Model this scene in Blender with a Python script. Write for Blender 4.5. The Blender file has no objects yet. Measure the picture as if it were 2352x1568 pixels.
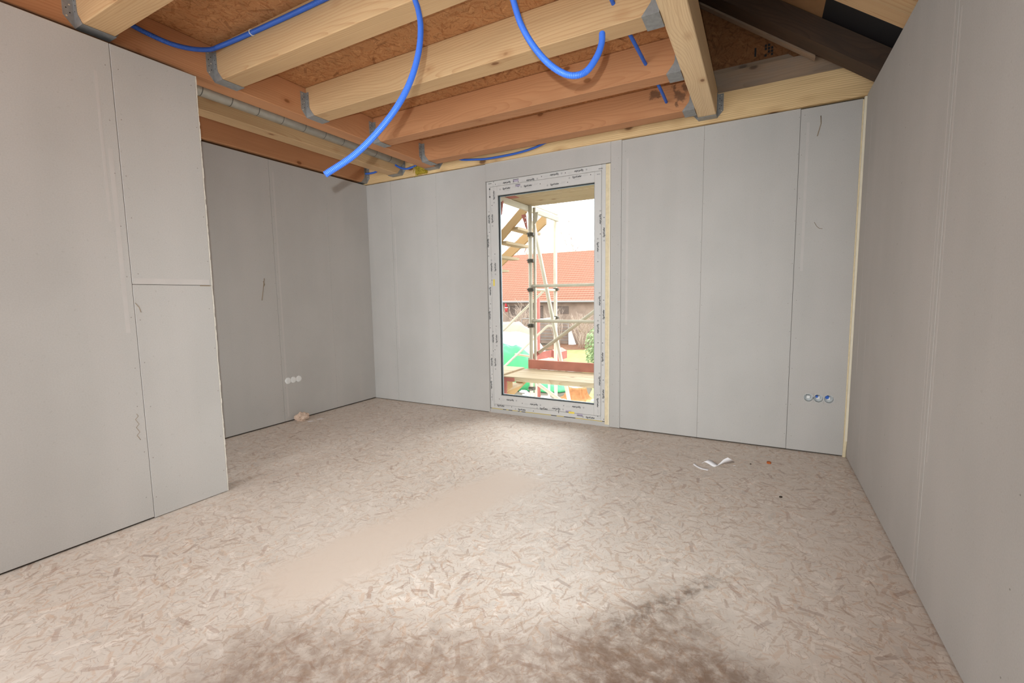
import bpy, bmesh, math, random
from mathutils import Vector, Matrix, Quaternion, noise as mnoise
random.seed(7)
PI = math.pi
scene = bpy.context.scene
COL = scene.collection

# ------------------------------------------------------------------ camera
F_PX, YAW, PITCH, ROLL, CAM_H = 1046.565, 0.499, -0.0994, -0.0154, 1.1548
cy, sy, cp, sp, cr, sr = math.cos(YAW), math.sin(YAW), math.cos(PITCH), math.sin(PITCH), math.cos(ROLL), math.sin(ROLL)
fwd = Vector((-sy*cp, cy*cp, sp)); rgt = Vector((cy, sy, 0)); upv = rgt.cross(fwd)
r2 = cr*rgt + sr*upv; u2 = -sr*rgt + cr*upv
cam_data = bpy.data.cameras.new('camera'); cam = bpy.data.objects.new('camera', cam_data); COL.objects.link(cam)
cam.matrix_world = Matrix(((r2.x, u2.x, -fwd.x, 0), (r2.y, u2.y, -fwd.y, 0), (r2.z, u2.z, -fwd.z, CAM_H), (0, 0, 0, 1)))
cam_data.sensor_width = 36.0; cam_data.lens = F_PX/2352*36.0; cam_data.clip_start = 0.02; cam_data.clip_end = 400
scene.camera = cam

# ------------------------------------------------------------------ light and exposure
w = bpy.data.worlds.new('overcast_sky'); scene.world = w; w.use_nodes = True
w.node_tree.nodes['Background'].inputs[0].default_value = (0.95, 0.975, 1.0, 1)
w.node_tree.nodes['Background'].inputs[1].default_value = 3.7
vs = scene.view_settings
vs.view_transform = 'Standard'; vs.look = 'None'; vs.exposure = 0.07; vs.gamma = 1.0; vs.use_curve_mapping = False
scene.cycles.use_denoising = True
scene.cycles.use_adaptive_sampling = True; scene.cycles.adaptive_threshold = 0.02
scene.cycles.max_bounces = 8; scene.cycles.diffuse_bounces = 5; scene.cycles.transparent_max_bounces = 12
scene.cycles.sample_clamp_indirect = 6.0

def light(name, kind, loc, energy, color=(1, 1, 1), target=None, **kw):
    d = bpy.data.lights.new(name, kind); d.energy = energy; d.color = color
    for k, v in kw.items(): setattr(d, k, v)
    o = bpy.data.objects.new(name, d); COL.objects.link(o); o.location = loc
    if target is not None:
        o.rotation_euler = (Vector(target)-Vector(loc)).to_track_quat('-Z', 'Y').to_euler()
    return o
# the photographer's flash, just above and left of the lens
flash_pos = Vector((0, 0, CAM_H)) - 0.035*r2 + 0.068*u2
light('camera_flash', 'SPOT', flash_pos, 248, (0.90, 0.985, 1.02), flash_pos + fwd*3 - u2*0.10 - r2*0.02,
      spot_size=math.radians(100), spot_blend=1.0, shadow_soft_size=0.006)
# daylight falling in through the tall window, plus fill lamps added behind the photographer
portal = light('window_portal', 'AREA', (-1.745, 4.0, 1.14), 1, (1, 1, 1), (-1.745, 0, 1.14), shape='RECTANGLE', size=1.0, size_y=1.95)
portal.data.cycles.is_portal = True
light('veiled_sun', 'SUN', (0, 12, 9), 3.0, (1.0, 0.99, 0.97), (-0.9, 0, 1.2), angle=math.radians(45))
light('rear_fill', 'AREA', (-1.7, -1.48, 1.40), 40, (0.87, 0.975, 1.04), (-0.8, 2.0, 0.3), shape='RECTANGLE', size=1.6, size_y=1.6)  # added fill for the whole room, no known window there

light('recess_fill', 'AREA', (-3.42, -1.46, 1.35), 34, (0.87, 0.975, 1.04), (-3.75, 1.6, 0.2), shape='RECTANGLE', size=0.7, size_y=1.6)  # added fill that lifts the recess, source made up

# ------------------------------------------------------------------ material helpers
def lin(c):
    return tuple(((v/255)/12.92 if v/255 <= 0.04045 else ((v/255+0.055)/1.055)**2.4) for v in c) + (1.0,)
class NT:
    def __init__(s, name, rough=0.6, spec=0.3):
        s.m = bpy.data.materials.new(name); s.m.use_nodes = True; s.t = s.m.node_tree
        s.b = s.t.nodes['Principled BSDF']; s.b.inputs['Roughness'].default_value = rough
        s.b.inputs['Specular IOR Level'].default_value = spec
    def n(s, typ, **kw):
        nd = s.t.nodes.new(typ)
        for k, v in kw.items(): setattr(nd, k, v)
        return nd
    def put(s, sock, v):
        if isinstance(v, bpy.types.NodeSocket): s.t.links.new(v, sock)
        elif v is not None: sock.default_value = v
    def math(s, op, a, b=None, c=None, clamp=False):
        nd = s.n('ShaderNodeMath', operation=op, use_clamp=clamp)
        for i, v in enumerate((a, b, c)):
            if v is not None: s.put(nd.inputs[i], v)
        return nd.outputs[0]
    def vmath(s, op, a, b=None, scale=None):
        nd = s.n('ShaderNodeVectorMath', operation=op); s.put(nd.inputs[0], a)
        if b is not None: s.put(nd.inputs[1], b)
        if scale is not None: s.put(nd.inputs['Scale'], scale)
        return nd.outputs['Value'] if op in ('LENGTH', 'DISTANCE', 'DOT_PRODUCT') else nd.outputs[0]
    def mix(s, fac, a, b, mode='MIX'):
        nd = s.n('ShaderNodeMix', data_type='RGBA', blend_type=mode)
        s.put(nd.inputs[0], fac); s.put(nd.inputs[6], a); s.put(nd.inputs[7], b); return nd.outputs[2]
    def maprange(s, v, a, b, c=0., d=1., smooth=True):
        nd = s.n('ShaderNodeMapRange', interpolation_type='SMOOTHSTEP' if smooth else 'LINEAR')
        for i, x in enumerate((v, a, b, c, d)): s.put(nd.inputs[i], x)
        return nd.outputs[0]
    def noise(s, vec, scale, detail=3., rough=0.5, dist=0.):
        nd = s.n('ShaderNodeTexNoise'); s.put(nd.inputs['Vector'], vec)
        nd.inputs['Scale'].default_value = scale; nd.inputs['Detail'].default_value = detail
        nd.inputs['Roughness'].default_value = rough; nd.inputs['Distortion'].default_value = dist
        return nd.outputs['Fac']
    def obj(s): return s.n('ShaderNodeTexCoord').outputs['Object']
    def scale(s, v, xyz):
        return s.vmath('MULTIPLY', v, xyz)
    def sep(s, v):
        nd = s.n('ShaderNodeSeparateXYZ'); s.put(nd.inputs[0], v); return nd.outputs
    def comb(s, x, y, z):
        nd = s.n('ShaderNodeCombineXYZ')
        for i, v in enumerate((x, y, z)): s.put(nd.inputs[i], v)
        return nd.outputs[0]
    def bump(s, h, strength=0.2, dist=0.002):
        nd = s.n('ShaderNodeBump'); s.put(nd.inputs['Height'], h); nd.inputs['Strength'].default_value = strength
        nd.inputs['Distance'].default_value = dist; s.t.links.new(nd.outputs[0], s.b.inputs['Normal'])
    def color(s, c):
        s.put(s.b.inputs['Base Color'], c); return s.m

def plain(name, rgb, rough=0.6, spec=0.3, metal=0., var=0.06, vscale=14.):
    t = NT(name, rough, spec); t.b.inputs['Metallic'].default_value = metal
    f = t.noise(t.obj(), vscale, 4.)
    c = lin(rgb); d = tuple(max(0, x*(1-2.2*var)) for x in c[:3]) + (1,); e = tuple(min(1, x*(1+2.2*var)) for x in c[:3]) + (1,)
    return t.color(t.mix(f, d, e))

def wood(name, base, dark, knot=(120, 72, 38), fig=0.55, rough=0.62, knots=0.055, grey=None, stain=()):
    t = NT(name, rough, 0.25); o = t.obj(); oi = t.n('ShaderNodeObjectInfo').outputs['Random']
    off = t.comb(t.math('MULTIPLY', oi, 37.), t.math('MULTIPLY', oi, 11.), t.math('MULTIPLY', oi, 5.))
    v = t.vmath('ADD', o, off)
    nv = t.scale(v, (0.55, 2.2, 2.2)); wob = t.noise(nv, 1.6, 1.5); wob2 = t.noise(t.scale(v, (1.1, 6., 6.)), 1.7, 2.)
    x, y, z = t.sep(o)
    py = t.math('ADD', y, t.math('SUBTRACT', t.math('MULTIPLY', wob, 0.30), t.math('ADD', 0.10, t.math('MULTIPLY', oi, 0.09))))
    pz = t.math('ADD', z, t.math('SUBTRACT', t.math('MULTIPLY', wob2, 0.045), t.math('ADD', 0.0, t.math('MULTIPLY', oi, 0.06))))
    r = t.math('SQRT', t.math('ADD', t.math('MULTIPLY', py, py), t.math('MULTIPLY', pz, pz)))
    ring = t.math('FRACT', t.math('MULTIPLY', r, 82.))
    ring = t.maprange(ring, 0.45, 1.0, 0., 1., False); ring = t.math('POWER', ring, 1.6)
    fine = t.noise(t.scale(v, (3., 160., 160.)), 1., 3.)
    broad = t.noise(t.scale(v, (0.7, 4., 4.)), 1.3, 3.)
    c = t.mix(t.maprange(broad, 0.35, 0.68), lin(base), tuple(0.86*a for a in lin(base)[:3]) + (1,))
    c = t.mix(t.math('MULTIPLY', ring, fig), c, lin(dark))
    c = t.mix(t.math('MULTIPLY', t.maprange(fine, 0.42, 0.75), 0.22), c, lin(dark))
    vo = t.n('ShaderNodeTexVoronoi'); t.put(vo.inputs['Vector'], t.scale(v, (2.6, 4.6, 4.6))); vo.inputs['Scale'].default_value = 1.25
    kd = vo.outputs['Distance']; km = t.maprange(kd, knots, knots*1.9, 1., 0.)
    halo = t.maprange(kd, knots*1.5, knots*4.2, 0.35, 0.)
    c = t.mix(halo, c, lin(dark)); c = t.mix(t.math('MULTIPLY', km, 0.8), c, lin(knot))
    if grey:
        g = t.noise(t.scale(v, (3., 14., 14.)), 1.5, 4.); c = t.mix(t.maprange(g, 0.35, 0.75, 0.15, 0.85), c, lin(grey))
    if stain:
        sn = t.noise(t.scale(o, (1., 1., 1.)), 34., 4., 0.6); sm = None
        for (sx_, sz_, r_) in stain:
            dd = t.vmath('LENGTH', t.vmath('SUBTRACT', t.comb(x, 0., z), (sx_, 0., sz_)))
            mk = t.maprange(t.math('ADD', dd, t.math('MULTIPLY', t.math('SUBTRACT', sn, 0.5), 0.07)), r_*0.55, r_*1.25, 0.75, 0.)
            sm = mk if sm is None else t.math('MAXIMUM', sm, mk)
        c = t.mix(sm, c, lin((96, 70, 54)))
    t.bump(fine, 0.12, 0.001)
    return t.color(c)

def osb(name, base, pale, tan, brown, strength=1.0, floor=False):
    """oriented strand board: layers of rotated, straight-edged flakes"""
    t = NT(name, 0.72 if not floor else 0.5, 0.25 if not floor else 0.3); o = t.obj()
    x, y, z = t.sep(o); p0 = t.comb(x, y, 0.)
    wv = t.n('ShaderNodeTexNoise'); t.put(wv.inputs['Vector'], p0); wv.inputs['Scale'].default_value = 30.; wv.inputs['Detail'].default_value = 4.; wv.inputs['Roughness'].default_value = 0.62
    p = t.vmath('ADD', p0, t.vmath('SCALE', t.vmath('SUBTRACT', wv.outputs['Color'], (0.5, 0.5, 0.5)), scale=0.017))
    c = t.mix(t.noise(p0, 9., 5., 0.6), lin(base), lin(pale))
    hgt = None
    # (cells per metre, half length, half width, share of cells that carry a flake, colour, opacity)
    LAY = [(11, .62, .15, .75, pale, .6), (15, .6, .13, .6, tan, .5), (19, .66, .12, .7, pale, .5), (24, .62, .11, .5, tan, .55),
           (34, .7, .10, .6, base, .6), (46, .75, .085, .5, tan, .5), (7.5, .34, .07, .28, brown, .42), (13, .40, .06, .28, brown, .36), (21, .5, .06, .30, brown, .34), (60, .8, .06, .34, brown, .4)]
    for i, (s_, a, b, share, colr, op) in enumerate(LAY):
        q = t.vmath('ADD', t.vmath('SCALE', p, scale=float(s_)), (3.7*i+0.31, 1.9*i+0.77, 0.))
        vo = t.n('ShaderNodeTexVoronoi', voronoi_dimensions='2D'); t.put(vo.inputs['Vector'], q); vo.inputs['Scale'].default_value = 1.0
        loc = t.vmath('SUBTRACT', q, vo.outputs['Position'])
        cs = t.n('ShaderNodeSeparateColor'); t.put(cs.inputs[0], vo.outputs['Color']); R, G, B = cs.outputs[:3]
        vr = t.n('ShaderNodeVectorRotate', rotation_type='Z_AXIS'); t.put(vr.inputs['Vector'], loc); t.put(vr.inputs['Angle'], t.math('MULTIPLY', R, 6.283))
        lx, ly, lz = t.sep(vr.outputs[0])
        d = t.math('MAXIMUM', t.math('DIVIDE', t.math('ABSOLUTE', lx), a), t.math('DIVIDE', t.math('ABSOLUTE', ly), b))
        m = t.maprange(d, 0.75, 1.0, 1., 0.); m = t.math('MULTIPLY', m, t.math('LESS_THAN', G, share))
        shade = t.math('ADD', 0.72, t.math('MULTIPLY', B, 0.5))
        cc = t.mix(1.0, lin(colr), t.comb(shade, shade, shade), 'MULTIPLY')
        c = t.mix(t.math('MULTIPLY', m, op*strength), c, cc)
        if i in (0, 2, 4): hgt = m if hgt is None else t.math('ADD', hgt, m)
    fib = t.noise(t.scale(p, (1., 1., 1.)), 130., 3., 0.7)
    c = t.mix(t.math('MULTIPLY', t.maprange(fib, 0.5, 0.75), 0.22*strength), c, lin(brown))
    if floor:
        # plaster dust trodden over the boards, thickest in one long wiped patch left of the middle
        big = t.noise(p0, 1.1, 4., 0.55); c = t.mix(t.maprange(big, 0.3, 0.75, 0.06, 0.42), c, lin((221, 211, 201)))
        def seg(ax, ay, bx, by):
            A = Vector((ax, ay, 0)); D = Vector((bx, by, 0))-A
            pa = t.vmath('SUBTRACT', p0, tuple(A)); h = t.math('DIVIDE', t.vmath('DOT_PRODUCT', pa, tuple(D)), D.length_squared, clamp=True)
            return t.vmath('LENGTH', t.vmath('SUBTRACT', pa, t.vmath('SCALE', tuple(D), scale=h)))
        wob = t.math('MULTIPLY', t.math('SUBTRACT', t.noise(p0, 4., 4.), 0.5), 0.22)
        d1 = t.math('MINIMUM', seg(-1.62, 1.16, -1.52, 1.75), seg(-1.52, 1.75, -1.36, 2.38))
        c = t.mix(t.maprange(t.math('ADD', d1, wob), 0.10, 0.27, 0.93, 0.), c, lin((216, 199, 184)))
        # mud smear at the near right; wider brown patches paint in the lens shadow
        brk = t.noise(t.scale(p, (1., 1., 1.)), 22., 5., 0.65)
        m1 = t.maprange(t.math('ADD', seg(-0.40, 1.48, -0.13, 1.90), t.math('MULTIPLY', wob, 0.25)), 0.006, 0.05, 1., 0.)
        m2 = t.maprange(t.math('ADD', seg(-0.37, 1.40, -0.20, 1.62), wob), 0.0, 0.26, 0.75, 0.)  # muddy smudge, partly painted lens shadow
        m3 = t.maprange(t.math('ADD', seg(-0.33, 1.20, 0.02, 1.36), wob), 0.0, 0.30, 0.75, 0.)  # lens shadow of the flash, painted brown
        c = t.mix(t.math('MULTIPLY', m1, t.maprange(brk, 0.35, 0.7, 0.05, 0.65)), c, lin((74, 62, 52)))
        c = t.mix(t.math('MULTIPLY', m2, t.maprange(brk, 0.25, 0.7, 0.2, 0.8)), c, lin((104, 82, 62)))
        m4 = t.maprange(t.math('ADD', seg(-1.25, 0.74, -0.2, 1.24), t.math('MULTIPLY', wob, 1.6)), 0.10, 0.46, 0.9, 0.)  # broad band of painted lens shadow across the near floor
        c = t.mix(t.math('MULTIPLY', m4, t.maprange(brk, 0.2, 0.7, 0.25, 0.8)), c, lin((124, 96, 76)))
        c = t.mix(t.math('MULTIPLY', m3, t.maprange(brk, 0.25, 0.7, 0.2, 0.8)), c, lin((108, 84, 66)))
        t.put(t.b.inputs['Roughness'], t.maprange(big, 0.3, 0.7, 0.42, 0.6))
    t.bump(hgt, 0.10, 0.0008)
    return t.color(c)

def plaster(name='plasterboard_grey'):
    t = NT(name, 0.8, 0.2); o = t.obj()
    sp_ = t.noise(o, 55., 3., 0.6); mott = t.noise(o, 2.2, 4., 0.55); st = t.noise(t.scale(o, (3., 3., 0.35)), 1.6, 2.)
    c = t.mix(t.maprange(mott, 0.3, 0.7), lin((192, 188, 183)), lin((187, 183, 178)))
    c = t.mix(t.maprange(st, 0.4, 0.7, 0., 0.35), c, lin((199, 193, 188)))
    c = t.mix(t.maprange(sp_, 0.62, 0.74, 0., 0.25), c, lin((150, 142, 132)))
    v2 = t.noise(o, 170., 1.); c = t.mix(t.maprange(v2, 0.3, 0.7, 0., 0.10), c, lin((150, 144, 136)))
    return t.color(c)

M = {}
M['plaster'] = plaster()
M['plaster_edge'] = plain('plasterboard_cut_edge', (214, 208, 196), 0.9, 0.1, var=0.08, vscale=60)
M['paper_pale'] = plain('board_joint_paper', (196, 190, 185), 0.75, 0.2, var=0.03)
M['screw'] = plain('screw_head_dark', (146, 138, 130), 0.5, 0.4)
M['pencil'] = plain('pencil_mark', (150, 132, 110), 0.8)
M['core'] = plain('wall_core_dark', (74, 66, 58), 0.9, 0.1)
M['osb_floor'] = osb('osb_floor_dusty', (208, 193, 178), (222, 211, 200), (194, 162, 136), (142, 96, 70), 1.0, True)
M['osb_ceiling'] = osb('osb_ceiling_warm', (178, 122, 78), (196, 146, 100), (160, 102, 60), (112, 66, 38), 1.0)
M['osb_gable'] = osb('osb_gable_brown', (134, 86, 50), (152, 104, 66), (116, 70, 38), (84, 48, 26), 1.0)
M['wood'] = wood('spruce_timber', (210, 174, 130), (172, 122, 80), fig=0.42)
M['wood_warm'] = wood('spruce_timber_warm', (198, 142, 100), (164, 104, 66), fig=0.4)
M['wood_stained'] = wood('spruce_timber_stained', (198, 142, 100), (164, 104, 66), fig=0.4, stain=((0.93, .15, .034), (0.965, .14, .018), (1.10, .125, .026), (1.12, .10, .032), (1.07, .165, .02), (1.09, .05, .016), (1.15, .15, .03)))
M['wood_plate'] = wood('spruce_plate', (240, 206, 154), (164, 116, 70), knot=(98, 56, 26), fig=0.55, knots=0.085)
M['wood_pale'] = wood('spruce_timber_pale', (240, 210, 166), (196, 148, 104), fig=0.36)
M['wood_grey'] = wood('weathered_spruce', (180, 150, 122), (126, 98, 76), knot=(70, 50, 36), fig=0.4, knots=0.07, grey=(150, 132, 116))
M['wood_brown'] = wood('dark_rafter', (84, 64, 50), (54, 40, 32), fig=0.5, grey=(66, 53, 44))
M['membrane'] = plain('roof_membrane_black', (26, 25, 28), 0.6, 0.3)
M['fibreboard'] = plain('roof_fibreboard', (148, 112, 78), 0.8, 0.2, var=0.08)
M['steel'] = plain('galvanised_steel', (150, 150, 148), 0.45, 0.5, metal=0.35, var=0.16, vscale=38)
M['nail'] = plain('bright_nail_head', (222, 214, 196), 0.35, 0.5, metal=0.6)
M['hole'] = plain('punched_hole', (48, 44, 40), 0.8)
M['duct'] = plain('spiral_duct_steel', (192, 188, 176), 0.34, 0.6, metal=0.25, var=0.10, vscale=20)
M['steel_dark'] = plain('duct_seam_steel', (104, 102, 96), 0.5, 0.4, metal=0.3)
M['blue'] = plain('blue_conduit', (54, 100, 190), 0.42, 0.4, var=0.05)
M['tie'] = plain('white_cable_tie', (224, 224, 222), 0.4)
M['wool'] = plain('mineral_wool_yellow', (178, 156, 60), 0.95, 0.05, var=0.25, vscale=90)
M['pvc'] = plain('white_pvc', (207, 204, 200), 0.35, 0.4, var=0.015)
M['print'] = plain('black_film_print', (46, 44, 46), 0.6)
M['print_grey'] = plain('grey_film_print', (178, 175, 173), 0.6)
M['print_lilac'] = plain('lilac_film_print', (178, 168, 186), 0.6)
M['sticker'] = plain('yellow_sticker', (236, 212, 92), 0.6)
M['gasket'] = plain('black_gasket', (38, 42, 44), 0.5)
M['alu'] = plain('alu_spacer', (170, 176, 180), 0.35, 0.5, metal=0.5)
M['tape'] = plain('yellow_seal_tape', (214, 190, 84), 0.6)
M['tape_black'] = plain('black_seal_tape', (44, 40, 34), 0.6)
M['cream'] = plain('cream_lath', (232, 222, 200), 0.7, var=0.05)
M['foam'] = plain('yellow_foam', (224, 208, 174), 0.9, var=0.08, vscale=40)
M['socket'] = plain('socket_plastic', (206, 206, 204), 0.4, 0.4, var=0.03)
M['socket_white'] = plain('socket_white', (232, 231, 228), 0.5)
M['paper'] = plain('white_paper', (236, 232, 232), 0.7)
M['wad'] = plain('crumpled_beige_paper', (214, 188, 168), 0.8, var=0.06, vscale=30)
M['chip'] = plain('orange_wood_chip', (176, 92, 40), 0.7)
M['crumb'] = plain('dark_crumb', (64, 52, 42), 0.8)
# outside
M['scaf_steel'] = plain('scaffold_galvanised', (206, 197, 176), 0.5, 0.4, metal=0.15, var=0.08, vscale=9)
M['scaf_rust'] = plain('scaffold_red_paint', (168, 100, 88), 0.6, var=0.15, vscale=9)
M['scaf_clamp'] = plain('clamp_steel', (96, 91, 81), 0.5, metal=0.4, var=0.15)
M['scaf_wood'] = wood('scaffold_planks', (190, 170, 138), (152, 124, 86), fig=0.5)
M['scaf_wood_warm'] = wood('stair_timber', (180, 147, 102), (148, 108, 68), fig=0.4)
M['toe'] = plain('toe_board_red', (200, 130, 112), 0.7, var=0.16, vscale=7)
M['ground'] = plain('bare_earth', (108, 100, 88), 0.95, 0.1, var=0.25, vscale=1.2)
M['grass'] = plain('pale_grass', (152, 152, 104), 0.9, 0.1, var=0.2, vscale=2.2)
M['leafsoil'] = plain('red_leaf_litter', (136, 102, 82), 0.95, 0.1, var=0.15, vscale=3)
M['snow'] = plain('snow', (248, 248, 250), 0.7, var=0.01)
M['barn_wall'] = plain('barn_boards', (158, 138, 124), 0.9, 0.1, var=0.22, vscale=1.3)
M['barn_dark'] = plain('barn_dark_opening', (112, 98, 90), 0.9, var=0.2, vscale=1.5)
M['green_tarp'] = plain('green_tarpaulin', (76, 164, 108), 0.55, 0.3, var=0.12, vscale=2)
M['white_sheet'] = plain('white_sheeting', (250, 250, 250), 0.6, var=0.02)
M['beige_tarp'] = plain('beige_tarpaulin', (160, 148, 132), 0.7, var=0.08, vscale=1.5)
M['bush'] = plain('bush_leaf', (160, 176, 132), 0.8, var=0.25, vscale=5)
M['twig'] = plain('bare_twig', (196, 176, 160), 0.9, var=0.15)
M['stump'] = plain('stump_wood', (172, 118, 76), 0.85, var=0.2, vscale=6)
M['gate'] = plain('gate_tube', (152, 148, 145), 0.5, metal=0.2)
M['red'] = plain('figure_red', (177, 48, 52), 0.7)

def roof_tiles():
    t = NT('red_roof_tiles', 0.85, 0.15); o = t.obj(); x, y, z = t.sep(o)
    row = t.math('FRACT', t.math('MULTIPLY', y, 3.1)); col_ = t.math('FRACT', t.math('MULTIPLY', x, 4.2))
    a = t.maprange(row, 0.0, 0.3, 1., 0.); b = t.maprange(t.math('ABSOLUTE', t.math('SUBTRACT', col_, 0.5)), 0.30, 0.5, 0., 1.)
    n = t.noise(t.scale(o, (4., 3., 1.)), 1.2, 3.)
    c = t.mix(n, lin((158, 102, 84)), lin((168, 120, 100)))
    c = t.mix(t.math('MULTIPLY', a, 0.45), c, lin((132, 80, 64))); c = t.mix(t.math('MULTIPLY', b, 0.25), c, lin((188, 150, 126)))
    return t.color(c)
M['roof'] = roof_tiles()
def glass():
    m = bpy.data.materials.new('window_glass'); m.use_nodes = True; t = m.node_tree; t.nodes.clear()
    out = t.nodes.new('ShaderNodeOutputMaterial'); mx = t.nodes.new('ShaderNodeMixShader'); tr = t.nodes.new('ShaderNodeBsdfTransparent'); gl = t.nodes.new('ShaderNodeBsdfGlossy')
    fr = t.nodes.new('ShaderNodeFresnel'); fr.inputs[0].default_value = 1.25
    tr.inputs[0].default_value = (0.97, 0.985, 0.98, 1); gl.inputs['Roughness'].default_value = 0.02
    t.links.new(fr.outputs[0], mx.inputs[0]); t.links.new(tr.outputs[0], mx.inputs[1]); t.links.new(gl.outputs[0], mx.inputs[2]); t.links.new(mx.outputs[0], out.inputs[0])
    return m
M['glass'] = glass()

# ------------------------------------------------------------------ mesh helpers
def tag(o, label=None, cat=None, group=None, kind=None):
    if label: o['label'] = label
    if cat: o['category'] = cat
    if group: o['group'] = group
    if kind: o['kind'] = kind
    return o
class MB:
    def __init__(s): s.bm = bmesh.new(); s.mi = 0
    def face(s, pts, mi=None):
        vs_ = [s.bm.verts.new(p) for p in pts]; f = s.bm.faces.new(vs_); f.material_index = s.mi if mi is None else mi; return f
    def box(s, lo, hi, mi=None, bev=0.0, mat=None):
        x0, y0, z0 = lo; x1, y1, z1 = hi
        g = bmesh.ops.create_cube(s.bm, size=1.0)['verts']
        T = Matrix.Translation(((x0+x1)/2, (y0+y1)/2, (z0+z1)/2)) @ Matrix.Diagonal((x1-x0, y1-y0, z1-z0, 1))
        if mat is not None: T = mat @ T
        bmesh.ops.transform(s.bm, matrix=T, verts=g)
        fs = {f for v in g for f in v.link_faces}
        for f in fs: f.material_index = s.mi if mi is None else mi
        if bev > 0:
            es = list({e for f in fs for e in f.edges})
            r = bmesh.ops.bevel(s.bm, geom=es, offset=bev, segments=1, affect='EDGES', profile=0.5)
            for f in r['faces']: f.material_index = s.mi if mi is None else mi
        return s
    def prism(s, poly, axis, a, b, mi=None):
        """poly: 2D points in the plane of the other two axes; extruded along axis from a to b"""
        def P(u, v, t):
            return {'x': (t, u, v), 'y': (u, t, v), 'z': (u, v, t)}[axis]
        A = [s.bm.verts.new(P(u, v, a)) for u, v in poly]; B = [s.bm.verts.new(P(u, v, b)) for u, v in poly]
        n = len(poly); fs = [s.bm.faces.new(A), s.bm.faces.new(B)]
        for i in range(n): fs.append(s.bm.faces.new((A[i], A[(i+1) % n], B[(i+1) % n], B[i])))
        for f in fs: f.material_index = s.mi if mi is None else mi
        return s
    def tube(s, pts, r, seg=10, mi=None, cap=True):
        pts = [Vector(p) for p in pts]; rr = r if isinstance(r, (list, tuple)) else [r]*len(pts)
        prev = None; t0 = (pts[1]-pts[0]).normalized()
        nrm = t0.cross(Vector((0.31, 0.17, 0.93)));  nrm = nrm.normalized() if nrm.length > 1e-4 else Vector((1, 0, 0))
        rings = []
        for i, p in enumerate(pts):
            t = (pts[min(i+1, len(pts)-1)]-pts[max(i-1, 0)]).normalized()
            nrm = (nrm - t*nrm.dot(t)).normalized(); b = t.cross(nrm)
            rings.append([s.bm.verts.new(p + (nrm*math.cos(2*PI*k/seg)+b*math.sin(2*PI*k/seg))*rr[i]) for k in range(seg)])
        m = s.mi if mi is None else mi
        for A, B in zip(rings, rings[1:]):
            for k in range(seg):
                f = s.bm.faces.new((A[k], A[(k+1) % seg], B[(k+1) % seg], B[k])); f.smooth = True; f.material_index = m
        if cap:
            for R_ in (rings[0][::-1], rings[-1]): s.bm.faces.new(R_).material_index = m
        return s
    def disc(s, c, nrm, r, h=0.001, seg=8, mi=None):
        n = Vector(nrm).normalized(); c = Vector(c); s.tube([c, c+n*h], r, seg, mi); return s
    def build(s, name, mats, parent=None, origin=None, rot=None):
        """vertices are given in world space; the object's origin is put at `origin` with rotation `rot`"""
        bmesh.ops.recalc_face_normals(s.bm, faces=s.bm.faces)
        if origin is None:
            zs = [v.co for v in s.bm.verts]; lo = [min(v[i] for v in zs) for i in range(3)]; hi = [max(v[i] for v in zs) for i in range(3)]
            origin = ((lo[0]+hi[0])/2, (lo[1]+hi[1])/2, lo[2])
        W = Matrix.Translation(origin)
        if rot is not None: W = W @ rot.to_4x4()
        bmesh.ops.transform(s.bm, matrix=W.inverted(), verts=s.bm.verts)
        me = bpy.data.meshes.new(name); s.bm.to_mesh(me); s.bm.free()
        for m in (mats if isinstance(mats, (list, tuple)) else [mats]): me.materials.append(m)
        o = bpy.data.objects.new(name, me); COL.objects.link(o)
        if parent is not None:
            o.parent = parent; o.matrix_parent_inverse = Matrix(); o.matrix_basis = world(parent).inverted() @ W
        else: o.matrix_basis = W
        return o
def world(o): return o.matrix_basis if o.parent is None else world(o.parent) @ o.matrix_basis
def empty(name, loc, rz=0.0):
    o = bpy.data.objects.new(name, None); COL.objects.link(o); o.location = loc; o.rotation_euler = (0, 0, rz); o.empty_display_size = 0.05
    o.matrix_basis = Matrix.Translation(loc) @ Matrix.Rotation(rz, 4, 'Z'); return o
def catmull(P, step=0.004):
    P = [Vector(p) for p in P]; P = [2*P[0]-P[1]] + P + [2*P[-1]-P[-2]]; out = []
    for i in range(1, len(P)-2):
        a, b, c, d = P[i-1:i+3]; n = max(2, int((c-b).length/step))
        for k in range(n):
            t = k/n; out.append(0.5*((2*b)+(c-a)*t+(2*a-5*b+4*c-d)*t*t+(3*b-3*c+d-a)*t**3))
    out.append(P[-2]); return out
def beam(name, axis, lo, hi, mat, bev=0.004, parent=None):
    """a squared timber; the local X axis of the object runs along the grain"""
    lo, hi = Vector(lo), Vector(hi); mb = MB().box(lo, hi, bev=bev); c = (lo+hi)/2
    rot = Matrix.Rotation(PI/2, 3, 'Z') if axis == 'y' else None
    if axis == 'z': rot = Matrix.Rotation(-PI/2, 3, 'Y')
    return mb.build(name, mat, parent, origin=(c.x, c.y, lo.z) if axis != 'z' else (c.x, c.y, lo.z), rot=rot)
def rod(name, a, b, r, mat, parent=None, seg=12, extra=None):
    mb = MB().tube([a, b], r, seg); o = Vector(a) if a[2] <= b[2] else Vector(b)
    return mb.build(name, mat, parent, origin=tuple(o))

D = 3.816; XL = -3.894; XP = -2.809; XR = 0.561; YP = 1.519; WH = 2.40
JZ = 2.435; JT = 2.635; XH = -2.868
RS = 0.755                                   # roof pitch (rise over run)

# ------------------------------------------------------------------ setting
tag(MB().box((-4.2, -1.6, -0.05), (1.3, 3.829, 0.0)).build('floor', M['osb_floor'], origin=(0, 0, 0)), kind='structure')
tag(MB().box((-4.2, -1.6, JT), (-0.45, 3.94, JT+0.03)).build('ceiling', M['osb_ceiling'], origin=(0, 0, JT)), kind='structure')

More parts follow.
